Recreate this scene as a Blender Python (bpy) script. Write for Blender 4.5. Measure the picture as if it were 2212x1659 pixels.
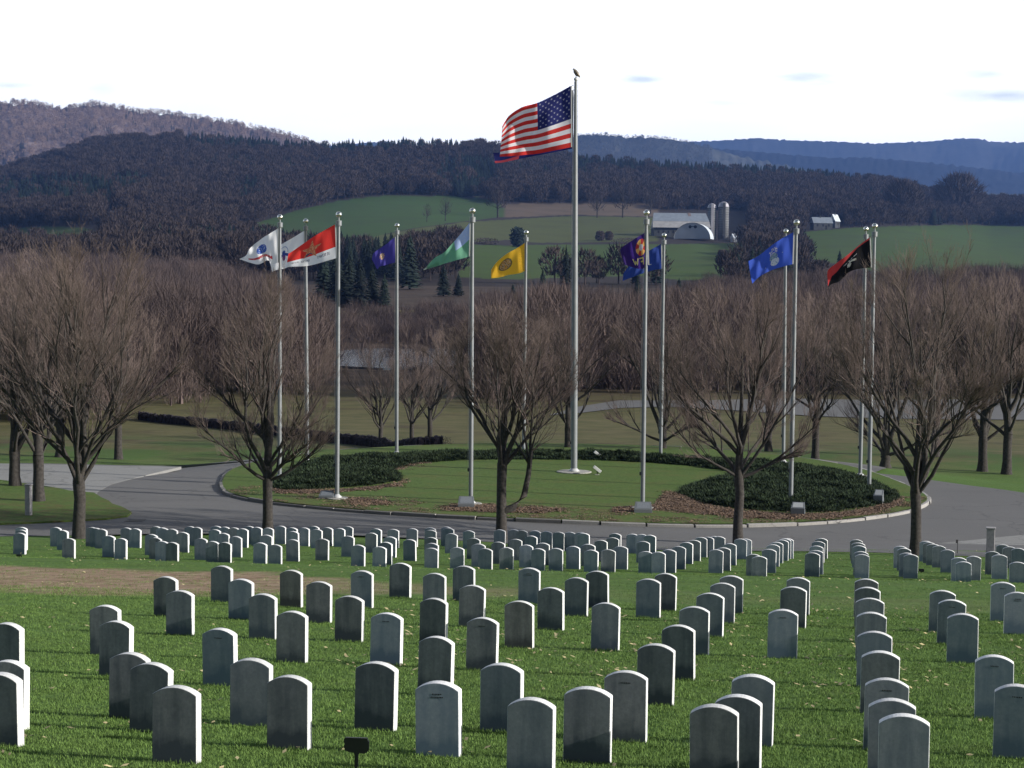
from math import sin, cos, tan, atan, atan2, radians, degrees, pi, sqrt, hypot
import random
# ---------------------------------------------------------------- camera geometry (photo measured at 2212 x 1659)
FPX, CX, CY = 3850.0, 1106.0, 829.5
PITCH, ROLL = radians(3.23), radians(0.6)
CAMZ = 8.2
_F = (0.0, cos(PITCH), -sin(PITCH))
_U0 = (0.0, sin(PITCH), cos(PITCH))
_R = (cos(ROLL), sin(ROLL)*_U0[1], sin(ROLL)*_U0[2])
_U = (-sin(ROLL), cos(ROLL)*_U0[1], cos(ROLL)*_U0[2])

def lerp_table(t, x):
    if x <= t[0][0]: return t[0][1]
    for (a, b), (c, d) in zip(t, t[1:]):
        if x <= c: return b + (d - b)*(x - a)/(c - a)
    return t[-1][1]

def ray(px, py):
    a, b = (px - CX)/FPX, -(py - CY)/FPX
    d = tuple(_F[i] + a*_R[i] + b*_U[i] for i in range(3))
    return (d[0]/d[1], 1.0, d[2]/d[1])

def project(x, y, z):
    z -= CAMZ
    d = x*_F[0] + y*_F[1] + z*_F[2]
    return (CX + FPX*(x*_R[0] + y*_R[1] + z*_R[2])/d, CY - FPX*(x*_U[0] + y*_U[1] + z*_U[2])/d)

# ---------------------------------------------------------------- the lie of the land
BUMP = [(34, 0), (36, -.08), (40.6, -.46), (41.2, -.48), (42.2, -.36), (44, -.36)]
VALLEY = [(84, -8.2), (90, -8.2), (98, -9.2), (110, -9.8), (140, -10.66), (180, -11.1), (230, -11.25),
          (300, -11.25), (330, -10.6), (380, -8.6), (450, -5.5), (600, -1.1)]
SKYL = [(-1400, 430), (-600, 400), (0, 374), (100, 347), (200, 314), (250, 305), (400, 299), (500, 305), (600, 314), (700, 320), (800, 316),
        (900, 312), (1000, 315), (1100, 324), (1240, 347), (1450, 360), (1700, 374), (1850, 388), (2000, 415), (2130, 436),
        (2300, 440), (3200, 452)]
HZ0, HZ1 = 600.0, 2200.0
def rel_at(Z, y):
    return -Z*tan(PITCH + atan((y - CY)/FPX))
def wob(x, y):
    return sin(x*.031 + 1.3*sin(y*.017))*.5 + sin(y*.041 + x*.013)*.5
def hill_rel(x, Z):
    xs = CX + FPX*x/Z
    yc = lerp_table(SKYL, xs) - .0105*(xs - CX) + 9
    t = (min(Z, HZ1) - HZ0)/(HZ1 - HZ0)
    y = 620 + (yc - 620)*t**.9 + 5*sin(pi*min(1, t))*sin(xs*.011 + t*5)
    r = rel_at(min(Z, HZ1), y)
    if Z > HZ1:
        r = r - (Z - HZ1)*.12
        r = max(r, -20)
    return r
ICX, ICY, IR = 2.65, 75.85, 14.65
KERB_LINE = [(0, 13.4), (20, 13.5), (60, 14.3), (160, 14.6), (190, 14.8), (198, 15.05), (205, 15.5), (217, 16.05), (230, 15.45), (243, 15.1), (259, 14.95), (271, 15.4),
             (280, 16.1), (290, 16.7), (300, 16.85), (310, 16.65), (320, 16.3), (330, 15.6), (345, 14.1), (360, 13.4)]
def kerb_r(a):
    a %= 360
    return sum(lerp_table(KERB_LINE, (a + d) % 360) for d in (-6, -3, 0, 3, 6))/5
def ring_drop(x, y):
    r = hypot(x - ICX, y - ICY) - IR
    if r <= 0 or y < 72: return 0.0
    k = min(1, (y - 72)/12.0)
    return min(1.05, .13*r)*k*k*(3 - 2*k)
def ground(x, y):
    if y <= 84:
        p = -2.14 - .1*y
        ze = y + .25*x
        p += lerp_table(BUMP, ze)
        if y > 52:
            k = min(1, (y - 52)/5.0)
            q = -2.14 - .1*52 + lerp_table(BUMP, 52 + .25*x)
            p = q + (-8.2 - q)*k*(2 - k) if k < 1 else -8.2 - ring_drop(x, y)
        return p + CAMZ
    if y <= HZ0:
        w = wob(x, y)*min(1, (y - 84)/120.0)*.35
        v = lerp_table(VALLEY, y)
        if y < 120: v = min(v, -8.2 - ring_drop(x, y)*min(1, (120 - y)/15))
        return v + w*max(0, min(1, (HZ0 - y)/100)) + CAMZ
    return hill_rel(x, y) + CAMZ

def hit(px, py, h=0.0, z0=6.0, z1=2600.0):
    """where the line of sight through a photo point meets the ground (raised by h)"""
    d = ray(px, py)
    Z, prev = z0, None
    while Z < z1:
        g = CAMZ + d[2]*Z - ground(d[0]*Z, Z) - h
        if g <= 0:
            if prev is None: break
            a, b = prev, Z
            for _ in range(30):
                m = (a + b)/2
                if CAMZ + d[2]*m - ground(d[0]*m, m) - h > 0: a = m
                else: b = m
            Z = b
            break
        prev = Z
        Z *= 1.004
    return (d[0]*Z, Z, ground(d[0]*Z, Z))
# near lawn: left edge, right edge, top (photo pixels at 2212)
NEAR = [(-28,58,1345),(-26,58,1427),(-52,57,1453),(198,260,1307),(216,285,1341),(240,320,1410),(277,374,1432),(326,438,1482),
(334,385,1245),(362,417,1275),(457,503,1222),(497,546,1250),(541,597,1282),(442,511,1357),(503,584,1422),(580,671,1460),
(607,653,1231),(665,714,1256),(601,662,1320),(728,782,1287),(773,852,1430),(761,805,1232),(844,886,1216),(917,962,1238),
(983,1023,1222),(911,963,1292),(996,1044,1264),(805,865,1324),(1012,1072,1334),(908,975,1375),(904,995,1472),(1045,1125,1433),
(1093,1204,1508),(1224,1317,1484),(1314,1392,1450),(1384,1450,1391),(1123,1165,1226),(1097,1149,1298),(1166,1216,1269),
(1223,1268,1247),(1271,1312,1233),(1281,1336,1302),(1379,1424,1250),(1419,1456,1238),(1560,1600,1243),(1539,1583,1259),
(1510,1558,1281),(1473,1528,1310),(1437,1498,1350),(1704,1745,1247),(1691,1737,1267),(1663,1720,1316),(1851,1891,1250),
(1852,1897,1268),(1854,1905,1292),(1854,1910,1322),(1860,1921,1364),(1868,1936,1406),(1875,1955,1466),(1884,1975,1510),
(1897,2011,1543),(1586,1666,1457),(1550,1642,1501),(1489,1602,1522),(2012,2060,1275),(2031,2081,1295),(2052,2110,1325),
(2113,2186,1415),(2155,2238,1479),(2145,2189,1257),(2175,2222,1279)]
# far lawn: strip origin, then (left, right, top) read in that strip
FARS = [(0,4.022,[(160,345,233),(205,343,195),(225,325,160),(640,800,160),(725,890,197),(780,985,302),(1098,1250,160),(1150,1310,170),
(1215,1378,182),(1310,1485,268),(1450,1650,302),(1540,1700,165),(1650,1815,177),(1930,2070,150),(2005,2150,165),(1860,2020,250),(1920,2075,292),(1990,2170,338)]),
(500,4.022,[(20,160,175),(90,295,182),(262,410,225),(100,298,352),(360,490,150),(440,583,160),(480,655,302),(630,800,340),(785,965,352),
(680,803,190),(770,940,235),(945,1082,276),(710,815,145),(815,925,156),(930,1040,165),(1030,1167,177),(1120,1235,146),(1220,1350,158),
(1360,1492,167),(1320,1480,258),(1238,1412,358),(1428,1610,382),(1518,1657,143),(1665,1797,165),(1680,1812,212),(1660,1832,317),
(1825,1947,165),(1955,2065,146),(1975,2122,186),(2035,2206,308)]),
(1000,4.022,[(118,236,163),(265,402,173),(380,492,150),(362,515,272),(475,667,386),(665,815,233),(735,865,178),(745,942,408),(850,1002,350),
(905,1050,282),(955,1086,185),(1150,1322,316),(1195,1330,175),(1435,1558,165),(1425,1572,196),(1430,1582,290),(1425,1602,364),
(1415,1607,427),(1640,1768,155),(1662,1798,171),(1690,1837,241),(1745,1937,417),(1920,2060,202),(1968,2132,300),(2030,2198,373)]),
(1500,4.022,[(100,285,432),(315,436,190),(280,437,349),(370,557,419),(495,612,190),(600,720,200),(503,657,313),(625,802,386),(703,851,270),
(765,891,203),(770,967,431),(850,1006,361),(905,1047,213),(1000,1197,429),(1065,1197,221),(1210,1346,221),(1225,1412,403),(1350,1470,226),
(1378,1527,237),(1430,1592,376),(1450,1647,451),(1600,1748,326),(1745,1892,293),(1800,1912,239),(1668,1862,446),(1840,2012,406)]),
(2000,4.022,[(5,130,246),(130,238,251),(232,346,259),(125,283,341),(145,332,471),(325,477,476),(450,617,446),(575,737,406),(680,837,353),
(790,922,326),(885,1007,288),(985,1085,286),(1065,1158,276),(1130,1223,278),(1045,1227,446),(1158,1312,421),(1240,1393,368),(1375,1522,309),
(1460,1567,309),(1520,1722,506),(1600,1787,532),(1735,1897,441),(1790,1943,383),(1850,1977,351),(1912,2052,323),(1960,2080,306),(2000,2107,304)]),
(2500,2.895,[(192,326,351),(245,345,329),(240,358,287),(255,370,246),(303,386,218),(640,796,366),(648,765,338),(632,752,285),(625,738,258),
(618,716,229),(1018,1130,290),(1048,1166,309),(1070,1190,352),(1102,1233,366),(1266,1350,243),(1295,1385,255),(1335,1415,270),(1372,1482,286),
(1448,1570,323),(1548,1680,394),(1600,1715,433),(1678,1817,381),(1865,1982,339),(1925,2053,368),(1970,2062,276),(2036,2125,295),(2108,2215,308),
(2090,2218,436)])]
FAR = [((x0 + a/s)/1.4756, (x0 + b/s)/1.4756, (1640 + t/s)/1.4756) for x0, s, L in FARS for a, b, t in L]
import bpy, bmesh, numpy as np
from mathutils import Vector, Matrix, noise
for _o in list(bpy.data.objects): bpy.data.objects.remove(_o)
SC = bpy.context.scene
COL = SC.collection
RNG = random.Random(11)
# ---------------------------------------------------------------- camera
cam = bpy.data.objects.new('camera', bpy.data.cameras.new('camera'))
COL.objects.link(cam)
cam.data.sensor_width = 36.0
cam.data.lens = FPX/2212*36
cam.data.clip_start = .3
cam.data.clip_end = 40000
cam.matrix_world = Matrix(((_R[0], _U[0], -_F[0], 0), (_R[1], _U[1], -_F[1], 0), (_R[2], _U[2], -_F[2], CAMZ), (0, 0, 0, 1)))
SC.camera = cam
# ---------------------------------------------------------------- light
SUN_AZ, SUN_EL = radians(-16.0), radians(21.0)
SUN = Vector((cos(SUN_AZ)*cos(SUN_EL), sin(SUN_AZ)*cos(SUN_EL), sin(SUN_EL)))
sun = bpy.data.objects.new('sun', bpy.data.lights.new('sun', 'SUN'))
COL.objects.link(sun)
sun.data.energy = 4.5
sun.data.angle = radians(.6)
sun.data.color = (1.0, .95, .88)
sun.rotation_euler = SUN.to_track_quat('Z', 'Y').to_euler()
world = bpy.data.worlds.new('World'); SC.world = world
world.use_nodes = True
def build_world():
    nt = world.node_tree; N = nt.nodes; L = nt.links
    N.clear()
    out = N.new('ShaderNodeOutputWorld')
    sky = N.new('ShaderNodeTexSky'); sky.sky_type = 'NISHITA'; sky.sun_disc = False
    sky.sun_elevation = SUN_EL; sky.sun_rotation = pi/2 - SUN_AZ
    b1 = N.new('ShaderNodeBackground'); b1.inputs['Strength'].default_value = .05
    L.new(sky.outputs[0], b1.inputs['Color'])
    # bright broken cloud: thick and sunlit in front, thinner behind and overhead
    tc = N.new('ShaderNodeTexCoord')
    sep = N.new('ShaderNodeSeparateXYZ'); L.new(tc.outputs['Generated'], sep.inputs[0])
    def math(op, a, b=None, c=None):
        m = N.new('ShaderNodeMath'); m.operation = op
        for i, v in enumerate((a, b, c)):
            if v is None: continue
            if isinstance(v, (int, float)): m.inputs[i].default_value = v
            else: L.new(v, m.inputs[i])
        return m.outputs[0]
    mp = N.new('ShaderNodeMapping'); L.new(tc.outputs['Generated'], mp.inputs[0])
    mp.inputs['Scale'].default_value = (1.0, 1.0, 5.0)
    n1 = N.new('ShaderNodeTexNoise'); n1.inputs['Scale'].default_value = 5.0; n1.inputs['Detail'].default_value = 6
    L.new(mp.outputs[0], n1.inputs['Vector'])
    n2 = N.new('ShaderNodeTexNoise'); n2.inputs['Scale'].default_value = 1.6; n2.inputs['Detail'].default_value = 5
    L.new(tc.outputs['Generated'], n2.inputs['Vector'])
    front = math('MULTIPLY_ADD', sep.outputs['Y'], .5, .5)            # 0 behind, 1 in front
    front = math('POWER', front, 3.5)
    low = math('SUBTRACT', 1.0, sep.outputs['Z'])
    low = math('POWER', math('MAXIMUM', low, 0.0), 1.6)
    amt = math('MULTIPLY', front, low)
    patch = math('MULTIPLY_ADD', n2.outputs[0], .9, .1)
    amt = math('ADD', amt, math('MULTIPLY', patch, .06))
    # a few thin grey-blue wisps low in the white cloud sheet
    U = math('DIVIDE', sep.outputs['X'], math('MAXIMUM', sep.outputs['Y'], .05)); W = math('DIVIDE', sep.outputs['Z'], math('MAXIMUM', sep.outputs['Y'], .05))
    tot = None
    for px, py, rx, ry, k in ((1378, 170, 46, 9, 1.0), (1750, 170, 80, 13, .9), (2150, 207, 110, 14, .8), (2120, 160, 45, 10, .6), (12, 184, 50, 6, .6), (928, 181, 34, 12, .5), (225, 192, 34, 14, .35), (1560, 222, 120, 8, .3), (2500, 190, 140, 12, .8)):
        d = ray(px, py)
        e = math('ADD', math('POWER', math('ABSOLUTE', math('MULTIPLY', math('SUBTRACT', U, d[0]), FPX/rx)), 2.0), math('POWER', math('ABSOLUTE', math('MULTIPLY', math('SUBTRACT', W, d[2]), FPX/ry)), 2.0))
        g_ = math('MULTIPLY', math('POWER', 2.718, math('MULTIPLY', e, -1.0)), k)
        tot = g_ if tot is None else math('MAXIMUM', tot, g_)
    n3 = N.new('ShaderNodeTexNoise'); n3.inputs['Scale'].default_value = 42.0; n3.inputs['Detail'].default_value = 5
    L.new(mp.outputs[0], n3.inputs['Vector'])
    tot = math('MULTIPLY', tot, math('MULTIPLY_ADD', n3.outputs[0], 2.6, -.55))
    rmp = N.new('ShaderNodeValToRGB'); L.new(tot, rmp.inputs[0])
    rmp.color_ramp.elements[0].position = .05; rmp.color_ramp.elements[0].color = (1.0, .985, .97, 1)
    rmp.color_ramp.elements[1].position = .9; rmp.color_ramp.elements[1].color = (.56, .585, .60, 1)
    n4 = N.new('ShaderNodeTexNoise'); n4.inputs['Scale'].default_value = 7.0; n4.inputs['Detail'].default_value = 6
    L.new(mp.outputs[0], n4.inputs['Vector'])
    soft = N.new('ShaderNodeValToRGB'); L.new(n4.outputs[0], soft.inputs[0])
    soft.color_ramp.elements[0].position = .35; soft.color_ramp.elements[0].color = (.90, .915, .93, 1)
    soft.color_ramp.elements[1].position = .62; soft.color_ramp.elements[1].color = (1, 1, 1, 1)
    mul = N.new('ShaderNodeMix'); mul.data_type = 'RGBA'; mul.blend_type = 'MULTIPLY'; mul.inputs[0].default_value = 1
    L.new(rmp.outputs[0], mul.inputs[6]); L.new(soft.outputs[0], mul.inputs[7])
    b2 = N.new('ShaderNodeBackground'); L.new(mul.outputs[2], b2.inputs['Color'])
    L.new(math('MULTIPLY', amt, CLOUD), b2.inputs['Strength'])
    add = N.new('ShaderNodeAddShader'); L.new(b1.outputs[0], add.inputs[0]); L.new(b2.outputs[0], add.inputs[1])
    L.new(add.outputs[0], out.inputs['Surface'])
CLOUD = 1.7
HAZE = 8e-5
build_world()

SC.view_settings.view_transform = 'Standard'
SC.view_settings.look = 'None'
SC.view_settings.exposure = 0.36
SC.view_settings.gamma = 1.0
SC.cycles.use_denoising = True
SC.cycles.max_bounces = 5
SC.cycles.diffuse_bounces = 2
SC.cycles.transparent_max_bounces = 6
SC.cycles.volume_bounces = 0

# ---------------------------------------------------------------- helpers
def tag(o, label=None, cat=None, group=None, kind=None):
    if label: o['label'] = label
    if cat: o['category'] = cat
    if group: o['group'] = group
    if kind: o['kind'] = kind
    return o
def empty(name, loc, rz=0.0):
    o = bpy.data.objects.new(name, None); COL.objects.link(o)
    o.location = loc; o.rotation_euler = (0, 0, rz); o.empty_display_size = .2
    return o
class MB:
    def __init__(self): self.v, self.f, self.m = [], [], []
    def quad(self, *p, m=0):
        n = len(self.v); self.v += [tuple(q) for q in p]; self.f.append(tuple(range(n, n + len(p)))); self.m.append(m)
    def box(self, x0, x1, y0, y1, z0, z1, m=0):
        n = len(self.v)
        self.v += [(x, y, z) for z in (z0, z1) for x, y in ((x0, y0), (x1, y0), (x1, y1), (x0, y1))]
        for f in ((3, 2, 1, 0), (4, 5, 6, 7), (0, 1, 5, 4), (1, 2, 6, 5), (2, 3, 7, 6), (3, 0, 4, 7)):
            self.f.append(tuple(n + i for i in f)); self.m.append(m)
    def lathe(self, prof, n=16, c=(0, 0), m=0, cap=True):
        b = len(self.v)
        for r, z in prof:
            for k in range(n):
                a = 2*pi*k/n; self.v.append((c[0] + r*cos(a), c[1] + r*sin(a), z))
        for i in range(len(prof) - 1):
            for k in range(n):
                k2 = (k + 1) % n
                self.f.append((b + i*n + k, b + i*n + k2, b + (i + 1)*n + k2, b + (i + 1)*n + k)); self.m.append(m)
        if cap:
            self.f.append(tuple(b + k for k in reversed(range(n)))); self.m.append(m)
            self.f.append(tuple(b + (len(prof) - 1)*n + k for k in range(n))); self.m.append(m)
    def tube(self, pts, rad, n=5, m=0):
        b = len(self.v); last = len(pts) - 1
        d = None
        for i, p in enumerate(pts):
            q0, q1 = pts[max(0, i - 1)], pts[min(last, i + 1)]
            dx, dy, dz = q1[0] - q0[0], q1[1] - q0[1], q1[2] - q0[2]
            l = sqrt(dx*dx + dy*dy + dz*dz) or 1; dx /= l; dy /= l; dz /= l
            if abs(dz) < .9: ax, ay, az = dy, -dx, 0.0
            else: ax, ay, az = 0.0, dz, -dy
            l = sqrt(ax*ax + ay*ay + az*az) or 1; ax /= l; ay /= l; az /= l
            bx, by, bz = dy*az - dz*ay, dz*ax - dx*az, dx*ay - dy*ax
            r = rad[i]
            for k in range(n):
                c, s = r*cos(2*pi*k/n), r*sin(2*pi*k/n)
                self.v.append((p[0] + ax*c + bx*s, p[1] + ay*c + by*s, p[2] + az*c + bz*s))
        for i in range(last):
            for k in range(n):
                k2 = (k + 1) % n
                self.f.append((b + i*n + k, b + i*n + k2, b + (i + 1)*n + k2, b + (i + 1)*n + k)); self.m.append(m)
    def poly(self, pts, z0, z1, m=0, skirt=True):
        """flat polygon with a vertical skirt (pts counter-clockwise)"""
        n = len(self.v); k = len(pts)
        self.v += [(p[0], p[1], z1) for p in pts]
        self.f.append(tuple(range(n, n + k))); self.m.append(m)
        if skirt:
            n2 = len(self.v); self.v += [(p[0], p[1], z0) for p in pts]
            for i in range(k):
                j = (i + 1) % k
                self.f.append((n + i, n2 + i, n2 + j, n + j)); self.m.append(m)
    def mesh(self, name, mats, smooth=False):
        me = bpy.data.meshes.new(name)
        me.from_pydata(self.v, [], self.f)
        for mt in (mats if isinstance(mats, (list, tuple)) else [mats]): me.materials.append(mt)
        if isinstance(mats, (list, tuple)) and len(mats) > 1: me.polygons.foreach_set('material_index', self.m)
        if smooth: me.polygons.foreach_set('use_smooth', [True]*len(me.polygons))
        me.update()
        return me
    def build(self, name, mats, parent=None, smooth=False, loc=None, link=True):
        o = bpy.data.objects.new(name, self.mesh(name, mats, smooth))
        if link: COL.objects.link(o)
        if parent is not None: o.parent = parent
        if loc is not None: o.location = loc
        return o
def bevel(o, w=.004, seg=2):
    bm = bmesh.new(); bm.from_mesh(o.data)
    es = [e for e in bm.edges if len(e.link_faces) == 2 and e.calc_face_angle(0) > .7]
    bmesh.ops.bevel(bm, geom=es, offset=w, segments=seg, affect='EDGES', profile=.5)
    bm.to_mesh(o.data); bm.free()

# ---------------------------------------------------------------- materials
class NT:
    def __init__(self, name):
        self.m = bpy.data.materials.new(name); self.m.use_nodes = True
        self.t = self.m.node_tree; self.N = self.t.nodes; self.L = self.t.links
        self.p = self.N['Principled BSDF']
    def new(self, kind, **kw):
        n = self.N.new(kind)
        for k, v in kw.items(): setattr(n, k, v)
        return n
    def set(self, sock, v):
        if isinstance(v, (int, float)): sock.default_value = v
        elif isinstance(v, tuple): sock.default_value = (v + (1,)) if len(v) == 3 and sock.type == 'RGBA' else v
        else: self.L.new(v, sock)
    def math(self, op, a, b=None, c=None, clamp=False):
        m = self.new('ShaderNodeMath', operation=op, use_clamp=clamp)
        for i, v in enumerate((a, b, c)):
            if v is not None: self.set(m.inputs[i], v)
        return m.outputs[0]
    def coord(self, kind='Object'):
        if not hasattr(self, 'tc'): self.tc = self.new('ShaderNodeTexCoord')
        return self.tc.outputs[kind]
    def pos(self):
        if not hasattr(self, 'geo'): self.geo = self.new('ShaderNodeNewGeometry')
        return self.geo.outputs['Position']
    def noise(self, vec, scale, detail=4, rough=.55, dist=0.0):
        n = self.new('ShaderNodeTexNoise'); self.set(n.inputs['Vector'], vec)
        n.inputs['Scale'].default_value = scale; n.inputs['Detail'].default_value = detail
        n.inputs['Roughness'].default_value = rough; n.inputs['Distortion'].default_value = dist
        return n.outputs[0]
    def ramp(self, fac, *st):
        r = self.new('ShaderNodeValToRGB'); self.set(r.inputs[0], fac)
        e = r.color_ramp.elements
        while len(e) < len(st): e.new(.5)
        for i, (p, c) in enumerate(st):
            e[i].position = p; e[i].color = tuple(c) + (1,) if isinstance(c, tuple) else (c, c, c, 1)
        return r.outputs[0]
    def mix(self, fac, a, b, mode='MIX'):
        m = self.new('ShaderNodeMix', data_type='RGBA', blend_type=mode)
        self.set(m.inputs[0], fac); self.set(m.inputs[6], a); self.set(m.inputs[7], b)
        return m.outputs[2]
    def sstep(self, v, a, b):
        m = self.new('ShaderNodeMapRange', interpolation_type='SMOOTHSTEP')
        self.set(m.inputs[0], v); m.inputs[1].default_value = a; m.inputs[2].default_value = b
        return m.outputs[0]
    def mapping(self, vec, scale=(1, 1, 1), rot=(0, 0, 0)):
        m = self.new('ShaderNodeMapping'); self.set(m.inputs[0], vec)
        m.inputs['Scale'].default_value = scale; m.inputs['Rotation'].default_value = rot
        return m.outputs[0]
    def bump(self, h, strength=.3, dist=.02):
        b = self.new('ShaderNodeBump'); b.inputs['Strength'].default_value = strength
        b.inputs['Distance'].default_value = dist; self.set(b.inputs['Height'], h)
        self.L.new(b.outputs[0], self.p.inputs['Normal'])
    def done(self, color=None, rough=.9, metal=0.0, spec=.3):
        if color is not None: self.set(self.p.inputs['Base Color'], color)
        self.set(self.p.inputs['Roughness'], rough); self.p.inputs['Metallic'].default_value = metal
        self.p.inputs['Specular IOR Level'].default_value = spec
        return self.m
def simple(name, c, rough=.8, metal=0.0, vary=.25, scale=6.0, spec=.3, each=0.0):
    t = NT(name); n = t.noise(t.coord(), scale, 5)
    d = tuple(x*(1 - vary) for x in c); e = tuple(min(1, x*(1 + vary)) for x in c)
    col = t.ramp(n, (.3, d), (.7, e))
    if each:      # every plant or leaf has a tone of its own
        inf = t.new('ShaderNodeObjectInfo')
        col = t.mix(1.0, col, t.ramp(inf.outputs['Random'], (0, (1 - each, 1 - each, 1 - each*.9)), (.5, (1, 1, 1)), (1, (1 + each, 1 + each*.9, 1 + each*.75))), 'MULTIPLY')
    return t.done(col, rough, metal, spec)

def mat_ground():
    t = NT('ground_grass'); P = t.pos()
    sep = t.new('ShaderNodeSeparateXYZ'); t.L.new(P, sep.inputs[0]); X, Y = sep.outputs[0], sep.outputs[1]
    fine = t.noise(P, 9, 6, .7); mid = t.noise(P, 1.1, 5, .6); big = t.noise(P, .13, 4, .6)
    streak = t.noise(t.mapping(P, (.5, 1.6, 1), (0, 0, radians(14))), 1.2, 4, .6)
    g = t.ramp(fine, (.25, (.052, .094, .020)), (.5, (.090, .168, .036)), (.8, (.145, .235, .060)))
    g = t.mix(t.math('MULTIPLY', t.sstep(mid, .45, .75), .55), g, (.115, .155, .040))
    g = t.mix(t.math('MULTIPLY', t.sstep(streak, .48, .66), .45), g, (.055, .100, .022))
    # worn, leaf-strewn strip along the rows
    s = t.math('ADD', t.math('MULTIPLY', X, sin(radians(14))), t.math('MULTIPLY', Y, cos(radians(14))))
    tt = t.math('SUBTRACT', t.math('MULTIPLY', X, cos(radians(14))), t.math('MULTIPLY', Y, sin(radians(14))))
    wob_ = t.math('MULTIPLY', t.math('SUBTRACT', t.noise(P, .6, 4), .5), 3.0)
    d = t.math('ABSOLUTE', t.math('ADD', t.math('SUBTRACT', s, 27.9), wob_))
    half = t.math("MULTIPLY", t.sstep(tt, -9.0, -12.5), 1.9)
    band = t.sstep(t.math('SUBTRACT', d, half), 1.5, .4)
    fade = t.math('ADD', t.math('ADD', t.math('MULTIPLY', t.sstep(tt, -5.0, -8.5), .42), t.math('MULTIPLY', t.sstep(tt, -8.5, -12.0), .44)), .10)
    dry = t.ramp(t.noise(P, 3.2, 6, .7), (.3, (.19, .115, .075)), (.5, (.31, .215, .145)), (.72, (.44, .33, .24)))
    g = t.mix(t.math('MULTIPLY', band, fade), g, dry)
    # olive, half dormant fields further off
    far = t.sstep(Y, 84.0, 100.0)
    of = t.ramp(t.noise(P, .35, 6, .65), (.3, (.072, .076, .028)), (.5, (.112, .106, .044)), (.75, (.150, .132, .066)))
    of = t.mix(t.sstep(big, .5, .7), of, (.075, .062, .032))
    near_f = t.math('MULTIPLY', t.sstep(Y, 118.0, 96.0), t.sstep(t.noise(P, .16, 5, .6), .42, .58))
    of = t.mix(near_f, of, (.060, .105, .026))
    g = t.mix(far, g, of)
    brown = t.ramp(t.noise(P, .12, 6, .65), (.3, (.045, .032, .024)), (.7, (.085, .060, .042)))
    g = t.mix(t.sstep(Y, 150.0, 200.0), g, brown)
    t.bump(t.math('ADD', fine, t.math('MULTIPLY', mid, .6)), .6, .05)
    return t.done(g, .95, 0, .15)
def mat_lawn():
    t = NT('island_grass'); P = t.pos()
    fine = t.noise(P, 7, 6, .7); mid = t.noise(P, .7, 5, .6)
    g = t.ramp(fine, (.25, (.050, .080, .018)), (.5, (.084, .138, .030)), (.8, (.130, .190, .052)))
    g = t.mix(t.math('MULTIPLY', t.sstep(mid, .46, .68), .55), g, (.118, .125, .038))
    g = t.mix(t.math('MULTIPLY', t.sstep(t.noise(P, 2.6, 6, .75), .5, .66), .45), g, (.050, .085, .022))
    sep = t.new('ShaderNodeSeparateXYZ'); t.L.new(P, sep.inputs[0])
    e = t.sstep(sep.outputs[1], 68.0, 62.5)
    lf = t.sstep(t.noise(P, 1.5, 6, .8), .46, .62)
    g = t.mix(t.math('MULTIPLY', t.math('MULTIPLY', e, lf), .65), g, (.125, .085, .045))
    t.bump(fine, .5, .04)
    return t.done(g, .95, 0, .15)
def mat_asphalt(name, base, patch):
    t = NT(name); P = t.pos()
    fine = t.noise(P, 22, 5, .7); big = t.noise(P, .35, 5, .6)
    c = t.ramp(fine, (.25, tuple(x*.75 for x in base)), (.75, tuple(x*1.25 for x in base)))
    c = t.mix(t.math('MULTIPLY', t.sstep(big, .45, .7), .5), c, patch)
    vo = t.new('ShaderNodeTexVoronoi', feature='DISTANCE_TO_EDGE'); vo.inputs['Scale'].default_value = .16
    wv = t.new('ShaderNodeVectorMath', operation='MULTIPLY_ADD'); nn = t.new('ShaderNodeTexNoise'); nn.inputs['Scale'].default_value = .9; nn.inputs['Detail'].default_value = 5
    t.L.new(P, nn.inputs['Vector']); t.L.new(nn.outputs['Color'], wv.inputs[0]); wv.inputs[1].default_value = (2.2, 2.2, 0); t.L.new(P, wv.inputs[2]); t.L.new(wv.outputs[0], vo.inputs['Vector'])
    crack = t.sstep(vo.outputs['Distance'], .012, .003)
    c = t.mix(t.math('MULTIPLY', crack, .45), c, tuple(x*.5 for x in base))
    lane = t.noise(t.mapping(P, (.25, 1.4, 1)), .5, 5, .65)
    c = t.mix(t.math('MULTIPLY', t.sstep(lane, .5, .72), .35), c, tuple(x*.78 for x in base))
    t.bump(fine, .25, .01)
    return t.done(c, .85, 0, .3)
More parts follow.
